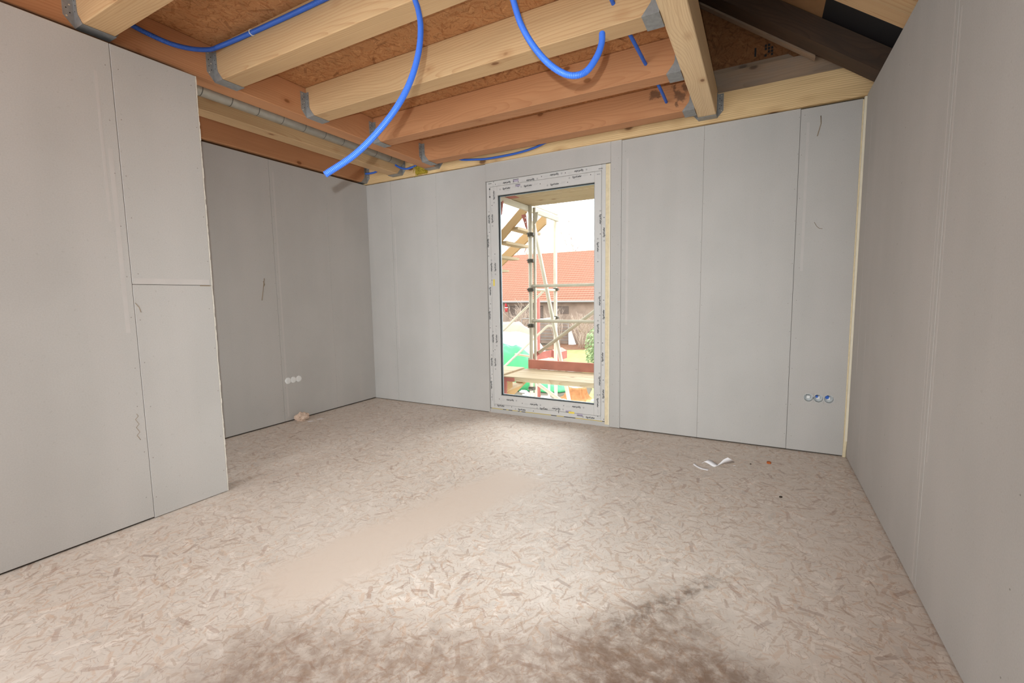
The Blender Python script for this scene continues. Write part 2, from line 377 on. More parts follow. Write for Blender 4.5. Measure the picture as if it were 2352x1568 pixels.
def boards(mb, rects, f, hole=None, mi=0, bev=0.0015):
    """rects: (u0,u1,v0,v1) -> box through f(u,v) ranges"""
    for (u0, u1, v0, v1) in rects:
        if hole and u0 < hole[0] and u1 > hole[1] and v0 < hole[2] and v1 > hole[3]:
            for q in ((u0, hole[0], v0, v1), (hole[1], u1, v0, v1), (hole[0], hole[1], v0, hole[2]), (hole[0], hole[1], hole[3], v1)):
                lo, hi = f(*q); mb.box(lo, hi, mi)
        else:
            lo, hi = f(u0, u1, v0, v1); mb.box(lo, hi, mi, bev=bev)
WM = [M['plaster'], M['core'], M['screw'], M['pencil'], M['plaster_edge'], M['paper_pale']]
G = 0.0009
def screws_y(mb, x, z0, z1, y, step=0.25, jit=0.012):
    z = z0
    while z < z1:
        mb.disc((x+random.uniform(-jit, jit), y, z+random.uniform(-.02, .02)), (0, -1, 0), 0.0027, 0.0005, 6, 2); z += step*random.uniform(.85, 1.15)
def screws_x(mb, yv, z0, z1, x, sgn, step=0.25, jit=0.008):
    z = z0
    while z < z1:
        mb.disc((x, yv+random.uniform(-jit, jit), z+random.uniform(-.02, .02)), (sgn, 0, 0), 0.0028, 0.0005, 6, 2); z += step*random.uniform(.85, 1.15)

# back wall
mb = MB()
SOC = (0.295, 0.475, 0.362, 0.438)
f = lambda u0, u1, v0, v1: ((u0, D, v0), (u1, D+0.0125, v1))
boards(mb, [(-4.02, -3.54-G, .006, WH), (-3.54+G, -2.932, .006, WH), (-2.932+.0006, -2.342, .006, WH),
            (-2.342, -1.126, 2.240, 2.412), (-1.126+G, -1.034-G, .004, 2.412), (-1.034+G, -0.412, .009, WH), (-0.412+.0006, 0.200-G, .009, WH), (0.200+G, 0.540, .009, 2.392)], f, SOC)
for x0, x1, z0, z1 in ((-4.2, -2.36, 0, 2.40), (-1.125, 0.28, 0, 2.40), (0.49, 1.2, 0, 2.40), (0.28, 0.49, 0, .35), (0.28, 0.49, .45, 2.40), (-2.36, -1.125, 2.26, 2.40), (-4.2, 1.2, 2.40, 2.64)):
    yy = (D+0.0125, 4.12) if z1 < 2.5 else (3.99, 4.12)
    mb.box((x0, yy[0], z0), (x1, yy[1], z1), 1)
for sx in (-3.56, -3.52, -2.932, -1.10, -1.05, -1.015, -0.412, 0.182, 0.222): screws_y(mb, sx, .12, 2.36, D)
# filled square round the three sunk boxes
for cx in (0.325, 0.384, 0.445):
    hw = 0.030 if cx != 0.325 else 0.030; N = 20
    ca = math.atan2(0.038, 0.0302); ANG = sorted([2*PI*k/N for k in range(N)] + [ca, PI-ca, PI+ca, 2*PI-ca])
    for a0, a1 in zip(ANG, ANG[1:]+[2*PI]):
        def sq(a):
            c, s = math.cos(a), math.sin(a); m = max(abs(c)/0.0302, abs(s)/0.038); return (cx+c/m, D, 0.400+s/m)
        ci = lambda a: (cx+0.0285*math.cos(a), D, 0.400+0.0285*math.sin(a))
        mb.face((sq(a0), sq(a1), ci(a1), ci(a0)), 0)
mb.tube([(0.307, D-.0004, 1.629), (0.322, D-.0004, 1.600), (0.338, D-.0004, 1.584), (0.356, D-.0004, 1.581)], 0.0016, 5, 3)
mb.tube([(0.315, D-.0004, 2.33), (0.318, D-.0004, 2.28), (0.300, D-.0004, 2.20)], 0.003, 5, 3)
for x, z0, z1, ww in ((-0.985, .9, 2.25, .018), (-3.50, .6, 1.9, .012), (0.245, 1.3, 2.3, .016)):   # rubbed paper beside the joints
    mb.box((x-ww/2, D-.0003, z0), (x+ww/2, D, z1), 5)
tag(mb.build('wall_back', WM, origin=(0, D, 0)), kind='structure')

# wall of the recess
mb = MB(); f = lambda u0, u1, v0, v1: ((XL-.0125, u0, v0), (XL, u1, v1))
boards(mb, [(-1.6, 1.40, .011, WH), (1.40+G, 2.66-G, .011, WH), (2.66+G, 3.27, .011, WH), (3.27+.0005, D, .011, WH)], f)
mb.box((-4.2, -1.6, 0), (XL-.0125, 4.1, 2.40), 1); mb.box((-4.2, -1.6, 2.40), (-4.05, 4.1, 2.64), 1)
for yv in (2.645, 2.68, 3.27): screws_x(mb, yv, .1, 2.36, XL, 1)
mb.tube([(XL+.0004, 2.548, 1.345), (XL+.0004, 2.540, 1.300), (XL+.0004, 2.530, 1.24), (XL+.0004, 2.512, 1.15)], 0.003, 5, 3)
mb.tube([(XL+.0004, 2.536, 1.318), (XL+.0004, 2.548, 1.290), (XL+.0004, 2.535, 1.27)], 0.0032, 5, 3)
mb.box((XL, 2.69, .05), (XL+.0003, 2.705, 2.3), 5)
tag(mb.build('wall_recess', WM, origin=(XL, 0, 0)), kind='structure')

# left partition with its sawn end
mb = MB(); f = lambda u0, u1, v0, v1: ((XP-.0125, u0, v0), (XP, u1, v1))
boards(mb, [(-1.6, -0.12, .010, WH), (-0.12+G, 1.13-G, .010, WH), (1.13+G, 1.512, .004, 1.243-.001), (1.13+G, 1.512, 1.243+.001, WH)], f)
zz = .004
while zz < WH:                                # ragged sawn board edge
    z2 = min(WH, zz+random.uniform(.012, .03)); mb.box((XP-.0125, 1.512, zz), (XP-.0004, 1.519+random.uniform(-.0022, .0016), z2), 4); zz = z2
mb.box((XP-.125, -1.6, 0), (XP-.0125, 1.505, 2.395), 1)
mb.box((XP-.1375, -1.6, .01), (XP-.125, 1.512, WH), 0)
for yv in (1.108, 1.152, 1.495): screws_x(mb, yv, .12, 2.36, XP, 1)
mb.tube([(XP+.0004, 1.094+.008*math.sin(k*2.1), .58-.014*k) for k in range(11)], 0.0011, 5, 3)
mb.tube([(XP+.0004, 1.134, 1.15), (XP+.0004, 1.150, 1.125), (XP+.0004, 1.156, 1.10)], 0.0014, 5, 3)
mb.box((XP, 1.14, 1.246), (XP+.0012, 1.50, 1.275), 5); mb.box((XP, 1.45, 1.238), (XP+.001, 1.505, 1.243), 3)
mb.box((XP, 1.085, 1.0), (XP+.0003, 1.103, 1.9), 5); mb.box((XP, 1.06, 1.55), (XP+.0003, 1.072, 2.25), 5)
tag(mb.build('wall_left', WM, origin=(XP, 0, 0)), kind='structure')

# right wall
mb = MB(); f = lambda u0, u1, v0, v1: ((XR, u0, v0), (XR+.0125, u1, v1))
boards(mb, [(-1.6, 0.94, .006, 2.412), (0.94+G, 2.19-.0008, .006, 2.412), (2.19+.0008, 3.815, .006, 2.412)], f)
mb.box((XR+.0125, -1.6, 0), (XR+.11, 3.8285, 2.405), 1)
for yv, ww, za, zb in ((2.23, .010, .0, 2.2), (2.165, .014, .5, 2.1), (2.26, .005, .4, 1.6), (3.62, .012, .6, 2.2), (3.40, .006, .05, .9)):
    mb.box((XR-.0003, yv-ww/2, za+.02), (XR, yv+ww/2, zb), 5)
for yv in (1.50, 2.8): screws_x(mb, yv, .2, 2.36, XR, -1)
tag(mb.build('wall_right', WM, origin=(XR, 0, 0)), kind='structure')

# wall behind the photographer, with openings added for the fill lamps
mb = MB()
for lo, hi in (((-3.06, -1.62, 0), (-2.55, -1.5, 2.64)), ((-4.2, -1.62, 0), (-3.78, -1.5, 2.64)), ((-3.78, -1.62, 0), (-3.06, -1.5, .5)), ((-3.78, -1.62, 2.2), (-3.06, -1.5, 2.64)), ((-0.2, -1.62, 0), (1.2, -1.5, 2.64)), ((-2.55, -1.62, 0), (-0.2, -1.5, .55)), ((-2.55, -1.62, 2.25), (-0.2, -1.5, 2.64))): mb.box(lo, hi, 0)
mb.box((-0.6, -1.62, 2.64), (1.2, -1.5, 3.6), 1)
tag(mb.build('wall_rear', WM, origin=(0, -1.5, 0)), kind='structure')
# gable board above the back wall, roof underside, and the boards closing the loft
mb = MB(); mb.prism([(-0.62, 2.62), (1.3, 2.62), (1.3, 2.63), (-0.62, 3.6)], 'y', 3.94, 3.96)
for i in range(3):
    for j in range(4):
        if (i+j) % 4 != 1: mb.box((-0.035+i*.02, 3.9385, 2.845+j*.022), (-0.035+i*.02+.014, 3.94, 2.845+j*.022+.016), 1)
mb.box((-0.10, 3.9385, 2.86), (-0.088, 3.94, 2.92), 1)
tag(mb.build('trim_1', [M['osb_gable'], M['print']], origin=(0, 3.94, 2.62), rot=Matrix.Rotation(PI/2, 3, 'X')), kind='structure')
ZM = 3.012
sl = lambda x, z0: z0 - RS*x
mb = MB()
for x0, x1, mi in ((-0.75, 0.27, 1), (0.27, 1.35, 0)):
    mb.prism([(x0, sl(x0, ZM)), (x1, sl(x1, ZM)), (x1, sl(x1, ZM)+.04), (x0, sl(x0, ZM)+.04)], 'y', -1.6, 4.12, mi)
tag(mb.build('trim_2', [M['membrane'], M['fibreboard']], origin=(0, 1.2, ZM)), kind='structure')
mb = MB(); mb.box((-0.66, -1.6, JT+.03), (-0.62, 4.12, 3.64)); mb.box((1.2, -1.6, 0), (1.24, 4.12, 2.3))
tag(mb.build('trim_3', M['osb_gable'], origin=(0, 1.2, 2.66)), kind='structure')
# laths and foam in the right-hand corner and beside the window
mb = MB(); mb.box((0.5475, D-.012, .115), (0.5605, D+.01, 2.402), 0); mb.box((0.5395, D+.004, .0), (0.5605, D+.0115, 2.39), 1)
mb.prism([(0.540, .0), (0.556, .0), (0.5605, .10), (0.553, .30), (0.547, .42)], 'y', D-.004, D+.004, 1)
tag(mb.build('trim_4', [M['cream'], M['foam']]), kind='structure')
mb = MB(); mb.box((-1.168, D+.006, .02), (-1.136, D+.09, 2.235), 1); mb.box((-1.136, D+.003, .02), (-1.1275, D+.09, 2.235), 0)
mb.box((-2.342, D+.011, .0), (-1.1265, D+.035, .040), 2)
tag(mb.build('trim_5', [M['cream'], M['foam'], M['plaster']]), kind='structure')

# ------------------------------------------------------------------ roof and floor timbers
def thing(o, label, cat, group=None): return tag(o, label, cat, group)
thing(beam('header_beam', 'y', (XH-.13, -1.5, JZ), (XH, 3.80, JT), M['wood_warm']), 'long pale timber header beam over the left partition, carrying the left ends of the joists', 'beam')
JY = [(1.030, 1.154), (1.655, 1.780), (2.276, 2.404), (2.912, 3.035), (3.535, 3.664)]
JL = ['ceiling joist nearest the camera, cut off by the top left corner of the photo', 'ceiling joist with the tied blue conduit along its near side',
      'broad ceiling joist with strong wavy grain, behind the two hanging blue conduits', 'reddish ceiling joist, second one out from the back wall',
      'reddish ceiling joist with dark stains at its right end, closest to the back wall']
for (y0, y1), l, m in zip(JY, JL, ('wood', 'wood', 'wood', 'wood_warm', 'wood_stained')):
    o = thing(beam('ceiling_joist', 'x', (XH+.002, y0, JZ), (-0.452, y1, JT-.001), M[m]), l, 'joist', 'ceiling joists')
thing(beam('trimmer_beam', 'y', (-0.450, -1.5, JZ), (-0.327, 3.798, 2.625), M['wood_pale']), 'pale timber trimmer beam running to the back wall, carrying the right ends of the joists', 'beam')
mb = MB(); mb.prism([(-4.0, 2.405), (0.75, 2.405), (0.75, 2.44), (0.529, 2.603), (-4.0, 2.603)], 'y', 3.80, 3.90)
thing(mb.build('wall_plate', M['wood_plate'], origin=(-1.6, 3.85, 2.405)), 'yellow timber plate along the top of the back wall, slanted at its right end', 'beam')
mb = MB(); mb.prism([(-0.40, 2.604), (0.47, 2.604), (0.238, 2.766), (-0.40, 2.766)], 'y', 3.86, 3.90)
thing(mb.build('gable_plank', M['wood_grey'], origin=(0.05, 3.88, 2.604)), 'grey weathered plank with slanted end, lying on top of the knotty plate', 'plank')
mb = MB(); mb.prism([(-0.42, 2.604), (0.36, 2.604), (0.112, 2.812), (-0.42, 2.812)], 'y', 3.902, 3.936)
thing(mb.build('gable_plank', M['wood_grey'], origin=(0.0, 3.92, 2.604)), 'taller grey plank behind, its upper edge showing against the brown strand board', 'plank')
thing(beam('edge_beam', 'y', (-3.48, -1.5, JZ), (-3.35, 3.798, JT), M['wood']), 'yellowish timber beam in the recess, directly under and left of the steel duct', 'beam')
thing(beam('edge_beam', 'y', (-3.99, -1.5, 2.418), (-3.865, 3.798, JT), M['wood_warm']), 'reddish timber beam lying along the top of the recess wall', 'beam')
def rafter(name, y0, y1, z0, h, mat, label, x0=-0.6, x1=1.15, cat='rafter'):
    mb = MB(); mb.prism([(x0, sl(x0, z0)), (x1, sl(x1, z0)), (x1, sl(x1, z0)+h), (x0, sl(x0, z0)+h)], 'y', y0, y1)
    c = (x0+x1)/2
    return thing(mb.build(name, mat, origin=(c, (y0+y1)/2, sl(c, z0)), rot=Matrix.Rotation(math.atan(RS), 3, 'Y')), label, cat)
rafter('gable_batten', 3.74, 3.80, 2.880, 0.095, M['wood_grey'], 'short slanted timber batten across the brown gable board, above the grey planks', -0.6, 0.262, 'batten')
rafter('rafter', 3.50, 3.66, 2.858, 0.150, M['wood_brown'], 'dark brown slanted rafter next to the gable, beside the black roof membrane')
rafter('rafter', 2.89, 3.01, 2.858, 0.150, M['wood'], 'pale slanted rafter at the top right corner, on the near side of the black membrane')
rafter('roof_batten', 2.83, 2.885, 2.925, 0.060, M['wood'], 'short pale batten at the top edge of the photo beside the right wall', 0.1, 0.60, 'batten')
mb = MB(); mb.tube([(0.615, 3.62, 2.45), (0.612, 3.62, 2.60)], [.035, .034], 10)
thing(mb.build('timber_offcut', M['wood_plate']), 'rounded end of a timber piece peeping over the right wall top', 'timber')

# ------------------------------------------------------------------ joist hangers
def hanger(cx, cyy, z, w, dx, dy, h=0.165, d=0.080, label=''):
    """U-shaped hanger: (cx,cyy) centre of the joist end on the carrier face, (dx,dy) outward direction"""
    root = empty('joist_hanger', (cx, cyy, z-.002), math.atan2(dy, dx))
    W = world(root); tag(root, label, 'bracket', 'joist hangers')
    def L(u, v, t): return (u, v, t)
    th = 0.0022
    def part(mb, name, mats):
        bmesh.ops.transform(mb.bm, matrix=W, verts=mb.bm.verts)
        return mb.build(name, mats, root, origin=tuple(W @ Vector((0, 0, 0))))
    mb = MB(); mb.box((0, -w/2-th, -th), (d, w/2+th, 0)); part(mb, 'base_plate', M['steel'])
    for sgn in (-1, 1):
        mb = MB(); prof = [(0, 0), (d, 0), (d*.48, .052), (d*.42, .070), (d*.42, h), (0, h)]
        a = sgn*w/2; mb.prism(prof, 'y', min(a, a+sgn*th), max(a, a+sgn*th))
        for i in range(4):
            zc = .07+i*.024; mb.disc((d*.2+(i % 2)*.008, a+sgn*th, zc), (0, sgn, 0), .0025, .0006, 6, 1)
        part(mb, 'side_flange', [M['steel'], M['hole']])
        mb = MB(); o_ = sgn*(w/2+th); prof = [(o_, 0), (o_+sgn*.040, .046), (o_+sgn*.040, h), (o_, h)]
        mb.prism(prof, 'x', 0.0002, th)
        for i in range(7):
            mb.disc((th, o_+sgn*(.014 if i % 2 else .027), .045+i*.0175), (1, 0, 0), .0036 if i % 3 == 0 else .0026, .0012, 8, 1 if i % 3 == 0 else 2)
        part(mb, 'face_flange', [M['steel'], M['nail'], M['hole']])
    return root
names_ = ['joist nearest the camera', 'joist with the tied conduit', 'wavy-grained joist', 'second joist from the back wall', 'joist closest to the back wall']
for (y0, y1), n_ in zip(JY, names_):
    hanger(XH, (y0+y1)/2, JZ, y1-y0, 1, 0, label='galvanised hanger on the left header beam, under the '+n_)
for (y0, y1), n_ in list(zip(JY, names_))[2:]:
    hanger(-0.450, (y0+y1)/2, JZ, y1-y0, -1, 0, label='galvanised hanger on the right trimmer beam, under the '+n_)
hanger(-0.3885, 3.80, JZ, .123, 0, -1, label='galvanised steel hanger on the back plate under the far end of the trimmer beam')
hanger(XH-.065, 3.80, JZ, .13, 0, -1, label='galvanised steel hanger on the back plate under the far end of the header beam')
hanger(-3.415, 3.80, JZ, .13, 0, -1, label='galvanised steel hanger at the far end of the yellowish beam beside the duct')
hanger(-3.9275, 3.80, 2.418, .125, 0, -1, label='galvanised steel hanger in the recess corner at the far end of the reddish beam')

# ------------------------------------------------------------------ conduits, duct, wool
def conduit(pts, label, r=0.0100, ribs=True, name='blue_conduit', mat='blue', pitch=0.0048):
    P = catmull(pts, pitch/4 if ribs else .006)
    rr = [r*(1.0 if (i % 4) < 2 else 0.86) for i in range(len(P))] if ribs else r
    o = MB().tube(P, rr, 12).build(name, M[mat]); return thing(o, label, 'conduit')
conduit([(-1.125, 1.40, 2.634), (-1.128, 1.385, 2.45), (-1.122, 1.37, 2.30), (-1.118, 1.366, 2.219), (-1.092, 1.351, 2.163), (-1.055, 1.316, 2.079), (-1.030, 1.272, 1.975), (-1.021, 1.218, 1.863), (-1.027, 1.158, 1.762), (-1.056, 1.097, 1.67), (-1.095, 1.032, 1.588), (-1.146, 0.962, 1.521)],
        'long bright blue corrugated conduit hanging in a sweep, its open end left over the recess')
conduit([(-0.79, 1.45, 2.634), (-0.785, 1.44, 2.40), (-0.772, 1.427, 2.22), (-0.757, 1.417, 2.153), (-0.737, 1.4, 2.104), (-0.7, 1.376, 2.015), (-0.649, 1.359, 1.929), (-0.59, 1.349, 1.856), (-0.531, 1.353, 1.813), (-0.491, 1.388, 1.825), (-0.472, 1.44, 1.885), (-0.469, 1.482, 1.944), (-0.475, 1.507, 1.988)],
        'bright blue corrugated conduit hanging in a hook, its cut end turned up near the trimmer')
c1 = conduit([(-2.85, 1.155, 2.566), (-2.845, 1.242, 2.549), (-2.84, 1.311, 2.538), (-2.83, 1.417, 2.531), (-2.82, 1.52, 2.548), (-2.80, 1.60, 2.575), (-2.76, 1.632, 2.595), (-2.595, 1.640, 2.596), (-2.369, 1.642, 2.594), (-2.155, 1.642, 2.592), (-1.927, 1.642, 2.592), (-1.2, 1.642, 2.594), (-0.5, 1.642, 2.594)],
        'blue conduit tied along the near side of a joist at the top left', r=.0125)
MB().tube([(-2.47+.002*math.cos(a), 1.642+.0145*math.cos(a), 2.596+.0145*math.sin(a)) for a in [2*PI*k/16 for k in range(17)]], .0028, 6, cap=False).build('cable_tie', M['tie'], c1)['label'] = 'white cable tie'
conduit([(-0.671, 2.20, 2.575), (-0.664, 2.27, 2.533), (-0.64, 2.50, 2.49), (-0.645, 2.75, 2.505), (-0.650, 2.905, 2.518), (-0.630, 3.02, 2.49), (-0.615, 3.15, 2.470), (-0.628, 3.40, 2.495), (-0.640, 3.54, 2.517), (-0.64, 3.60, 2.52)],
        'short dark blue conduit run threaded through the three joists beside the trimmer')
conduit([(-2.62, 3.735, 2.50), (-2.565, 3.74, 2.462), (-2.416, 3.745, 2.440), (-2.272, 3.75, 2.427), (-1.996, 3.75, 2.427), (-1.80, 3.745, 2.443), (-1.66, 3.74, 2.475)], 'blue conduit sagging between the last joist and the back wall plate, above the window')
conduit([(-3.262, 3.60, 2.478), (-3.252, 3.66, 2.465), (-3.22, 3.715, 2.462), (-3.14, 3.735, 2.478), (-3.08, 3.74, 2.50)], 'small blue conduit loop under the far end of the steel duct')
conduit([(-3.73, 3.655, 2.470), (-3.66, 3.664, 2.468), (-3.60, 3.668, 2.474), (-3.50, 3.67, 2.50)], 'short blue conduit stub in the recess corner between the two beams')
# spiral duct
P = [(-3.285, -1.4, 2.54), (-3.285, 3.70, 2.54)]
mb = MB(); mb.tube(P, 0.044, 28)
dz = empty('spiral_duct', (-3.285, 1.15, 2.496)); tag(dz, 'round galvanised steel duct running along the recess beside the header beam', 'duct')
mb.build('duct_tube', M['duct'], dz)
for k in range(26):
    yv = -1.3+k*0.193; MB().tube([(-3.285, yv, 2.54), (-3.285, yv+.0045, 2.54)], .0448, 28, cap=False).build('duct_seam', M['hole'] if k == 25 else M['steel_dark'], dz)
mb = MB()
for k in range(170):
    x = random.uniform(-3.15, -3.01); z = random.uniform(2.408, 2.56); y = random.uniform(3.72, 3.795)
    a = Vector((x, y, z)); b = a+Vector((random.uniform(-.02, .02), random.uniform(-.01, .0), random.uniform(-.035, .035))); mb.tube([a, (a+b)/2+Vector((.005, -.004, 0)), b], .0022, 4)
mb.box((-3.145, 3.76, 2.41), (-3.015, 3.798, 2.60))
thing(mb.build('insulation_tuft', M['wool']), 'yellow-green tuft of mineral wool stuffed between header and duct end', 'insulation')

# ------------------------------------------------------------------ window
YW = D+0.012
win = empty('window_1', (-1.755, YW, 0.045)); win['kind'] = 'structure'
FX0, FX1, FZ0, FZ1 = -2.3415, -1.169, 0.044, 2.2395
SX0, SX1, SZ0, SZ1 = -2.304, -1.205, 0.086, 2.190
GX0, GX1, GZ0, GZ1 = -2.222, -1.268, 0.180, 2.103
def ring(mb, o, i, y0, y1, bev=.003, mi=0):
    (a0, a1, b0, b1), (c0, c1, d0, d1) = o, i
    for lo, hi in (((a0, y0, b0), (c0, y1, b1)), ((c1, y0, b0), (a1, y1, b1)), ((c0, y0, b0), (c1, y1, d0)), ((c0, y0, d1), (c1, y1, b1))): mb.box(lo, hi, mi, bev=bev)
mb = MB(); ring(mb, (FX0, FX1, FZ0, FZ1), (SX0, SX1, SZ0, SZ1), YW, YW+.075); mb.build('fixed_frame', M['pvc'], win)
mb = MB(); e = .0018; ring(mb, (SX0+e, SX1-e, SZ0+e, SZ1-e), (GX0, GX1, GZ0, GZ1), YW-.0005, YW+.07); sash = mb.build('sash', M['pvc'], win)
mb = MB(); ring(mb, (GX0, GX1, GZ0, GZ1), (GX0+.006, GX1-.006, GZ0+.006, GZ1-.006), YW+.020, YW+.034, 0); mb.build('gasket', M['gasket'], sash)
mb = MB(); ring(mb, (GX0, GX1, GZ0, GZ1), (GX0+.013, GX1-.013, GZ0+.011, GZ1-.011), YW+.0345, YW+.046, 0); mb.build('glazing_spacer', M['alu'], sash)
mb = MB(); mb.box((GX0, YW+.030, GZ0), (GX1, YW+.034, GZ1)); mb.build('glass_pane', M['glass'], sash)
# printed protective film
fc = bpy.data.curves.new('film_word', 'FONT'); fc.body = 'EgoKiefer'; fc.size = 0.0245; fc.align_x = 'CENTER'; fc.align_y = 'CENTER'; fc.offset = 0.0006; fc.shear = 0.0
fo = bpy.data.objects.new('film_word', fc); COL.objects.link(fo)
bpy.context.view_layer.update()
wm = bpy.data.meshes.new_from_object(fo.evaluated_get(bpy.context.evaluated_depsgraph_get()))
bpy.data.objects.remove(fo); bpy.data.curves.remove(fc)
wx = max(v.co.x for v in wm.vertices)-min(v.co.x for v in wm.vertices); WS = 0.083/wx
class Film:
    def __init__(s): s.a = MB(); s.g = MB()
    def word(s, x, z, ang, sc=1.0):
        T = Matrix.Translation((x, YW-.0012, z)) @ Matrix.Rotation(PI/2, 4, 'X') @ Matrix.Rotation(math.radians(ang), 4, 'Z') @ Matrix.Scale(WS*sc, 4)
        n0 = len(s.a.bm.verts); s.a.bm.from_mesh(wm); s.a.bm.verts.ensure_lookup_table()
        bmesh.ops.transform(s.a.bm, matrix=T, verts=s.a.bm.verts[n0:])
    def bar(s, x, z, ang, l, h=.0022, black=False, mi=0):
        T = Matrix.Translation((x, YW-.0009, z)) @ Matrix.Rotation(-math.radians(ang), 4, 'Y')
        (s.a if black else s.g).box((-l/2, 0, -h/2), (l/2, .0004, h/2), 0 if black else mi, mat=T)
    def tick(s, x, z, ang): s.bar(x, z, ang, .0055, .0085, True)
    def house(s, x, z, ang, mi=0):
        T = Matrix.Translation((x, YW-.0009, z)) @ Matrix.Rotation(-math.radians(ang), 4, 'Y'); mb_ = MB(); r = .0085
        mb_.prism([(-r*.8, -r), (r*.8, -r), (r*.8, .15*r), (0, r), (-r*.8, .15*r)], 'y', 0, .0004)
        mb_.prism([(-r*.35, -r*.6), (r*.35, -r*.6), (r*.35, .1*r), (-r*.35, .1*r)], 'y', -.0002, 0)
        bmesh.ops.transform(mb_.bm, matrix=T, verts=mb_.bm.verts); me = bpy.data.meshes.new('tmp'); mb_.bm.to_mesh(me); mb_.bm.free()
        n0 = len(s.g.bm.faces); s.g.bm.from_mesh(me); bpy.data.meshes.remove(me)
    def done(s, parent):
        s.a.build('printed_wording', M['print'], parent); s.g.build('fine_print', [M['print_grey'], M['print_lilac']], parent)
def block(F, x, z, ang, d):
    """word with its fine print: d is the unit vector along the reading line"""
    F.word(x, z, ang); n = Vector((-d[1], d[0]))
    for k, (o_, l) in enumerate(((-.016, .07), (-.023, .05))):
        F.bar(x+n.x*o_, z+n.y*o_, ang, l, .0013)
    F.bar(x+d[0]*.075, z+d[1]*.075, ang, .045, .0016); F.bar(x+d[0]*.082+n.x*.01, z+d[1]*.082+n.y*.01, ang, .04, .0014)
    F.tick(x+d[0]*.122, z+d[1]*.122, ang); F.house(x-d[0]*.07, z-d[1]*.07, ang)
F = Film(); H0, H1 = (0, (1, 0)), (180, (-1, 0)); V0, V1 = (-90, (0, -1)), (90, (0, 1))
for x, z, (a_, d_) in ((-1.872, 2.199, H1), (-1.895, 2.152, H0), (-2.119, 2.156, H0), (-1.637, 2.214, H1), (-1.632, 2.132, H0), (-1.409, 2.214, H1), (-1.424, 2.168, H0), (-2.117, 2.207, H1)): block(F, x, z, a_, d_)
F.word(-1.215, 2.205, 180, .45); F.word(-1.232, 2.163, 0, .35); F.word(-2.300, 2.219, 180, .45); F.bar(-2.02, 2.212, 0, .055, .02, mi=1); F.bar(-2.02, 2.225, 0, .058, .004, True); F.bar(-2.0, 2.165, 0, .05, .018, mi=1); F.bar(-2.0, 2.175, 0, .05, .004, True)
F.bar(-2.303, 2.170, 90, .014, .012, True); F.bar(-2.303, 2.098, 90, .014, .012, True); F.bar(-2.303, 2.134, 90, .06, .009)
for x, z, (a_, d_) in ((-2.315, 1.89, V0), (-2.280, 1.895, V1), (-2.330, 1.665, V0), (-2.298, 1.433, V0), (-2.258, 1.436, V1), (-2.318, 1.204, V0), (-2.328, 0.969, V0), (-2.296, 0.741, V0), (-2.258, 0.742, V1), (-2.316, 0.508, V0), (-2.278, 0.510, V1), (-2.326, 0.277, V0), (-2.258, 2.110, V1)): block(F, x, z, a_, d_)
for x, z, (a_, d_) in ((-1.215, 1.79, V0), (-1.184, 1.68, V1), (-1.236, 1.559, V0), (-1.218, 1.100, V0), (-1.184, 0.985, V1), (-1.232, 0.860, V0), (-1.216, 0.400, V0), (-1.184, 0.290, V1), (-1.233, 0.205, V0), (-1.192, 0.615, V1)): block(F, x, z, a_, d_)
for x, z, (a_, d_) in ((-2.222, 0.077, H0), (-1.988, 0.062, H0), (-2.118, 0.143, H1), (-1.861, 0.125, H1), (-1.756, 0.096, H0), (-1.632, 0.108, H1), (-1.434, 0.146, H1), (-1.300, 0.063, H0)): block(F, x, z, a_, d_)
F.bar(-1.509, 0.098, 0, .055, .016, mi=1); F.bar(-1.509, 0.090, 0, .055, .0045, True); F.bar(-1.400, 0.078, 0, .055, .016, mi=1); F.bar(-1.400, 0.069, 0, .055, .0045, True); F.bar(-1.605, 0.085, 90, .03, .005, True); F.bar(-2.318, .155, 90, .07, .008)
F.done(sash)
mb = MB(); mb.box((-1.507, YW-.001, .080), (-1.452, YW, .098)); mb.box((-2.283, YW-.001, 1.255), (-2.266, YW, 1.318)); mb.build('sticker', M['sticker'], sash)
mb = MB(); x = FX0+.015
while x < -1.135:
    l = random.uniform(.012, .045); mb.box((x, YW-.0005, .0385), (min(x+l, -1.135), YW+.01, .0445), random.choice((0, 0, 1))); x += l
mb.build('seal_tape', [M['tape'], M['tape_black']], win)

# ------------------------------------------------------------------ sockets
root = empty('socket_strip', (0.384, D, 0.362)); tag(root, 'open three-gang socket box sunk in the back wall near the right corner', 'socket')
def cup(cx):
    mb = MB(); N = 24
    for ra, rb, ya, yb in ((.0285, .0285, D-.0012, D+.048), (.0285, .0310, D-.0012, D-.0012), (.0310, .0310, D-.0012, D+.001)):
        for k in range(N):
            a0, a1 = 2*PI*k/N, 2*PI*(k+1)/N
            mb.face([(cx+ra*math.cos(a0), ya, .400+ra*math.sin(a0)), (cx+ra*math.cos(a1), ya, .400+ra*math.sin(a1)), (cx+rb*math.cos(a1), yb, .400+rb*math.sin(a1)), (cx+rb*math.cos(a0), yb, .400+rb*math.sin(a0))])
    mb.face([(cx+.0285*math.cos(2*PI*k/N), D+.048, .400+.0285*math.sin(2*PI*k/N)) for k in range(N)])
    return mb.build('socket_box', M['socket'], root)
for cx, w_ in zip((0.325, 0.384, 0.445), (0, .012, .018)):
    b = cup(cx); MB().box((cx-.012, D+.012, .392), (cx+.010, D+.046, .414), bev=.002).build('inner_block', M['socket_white'], b)
    if w_: MB().tube([(cx-.008, D+.047, .412), (cx-.009, D+.02, .412), (cx-.010, D+.006, .410)], w_*.62, 12).build('conduit_end', M['blue'], b)['label'] = 'blue conduit end'
root = empty('socket_covers', (XL, 2.771, 0.36)); tag(root, 'row of three white socket box covers low on the recess wall', 'socket')
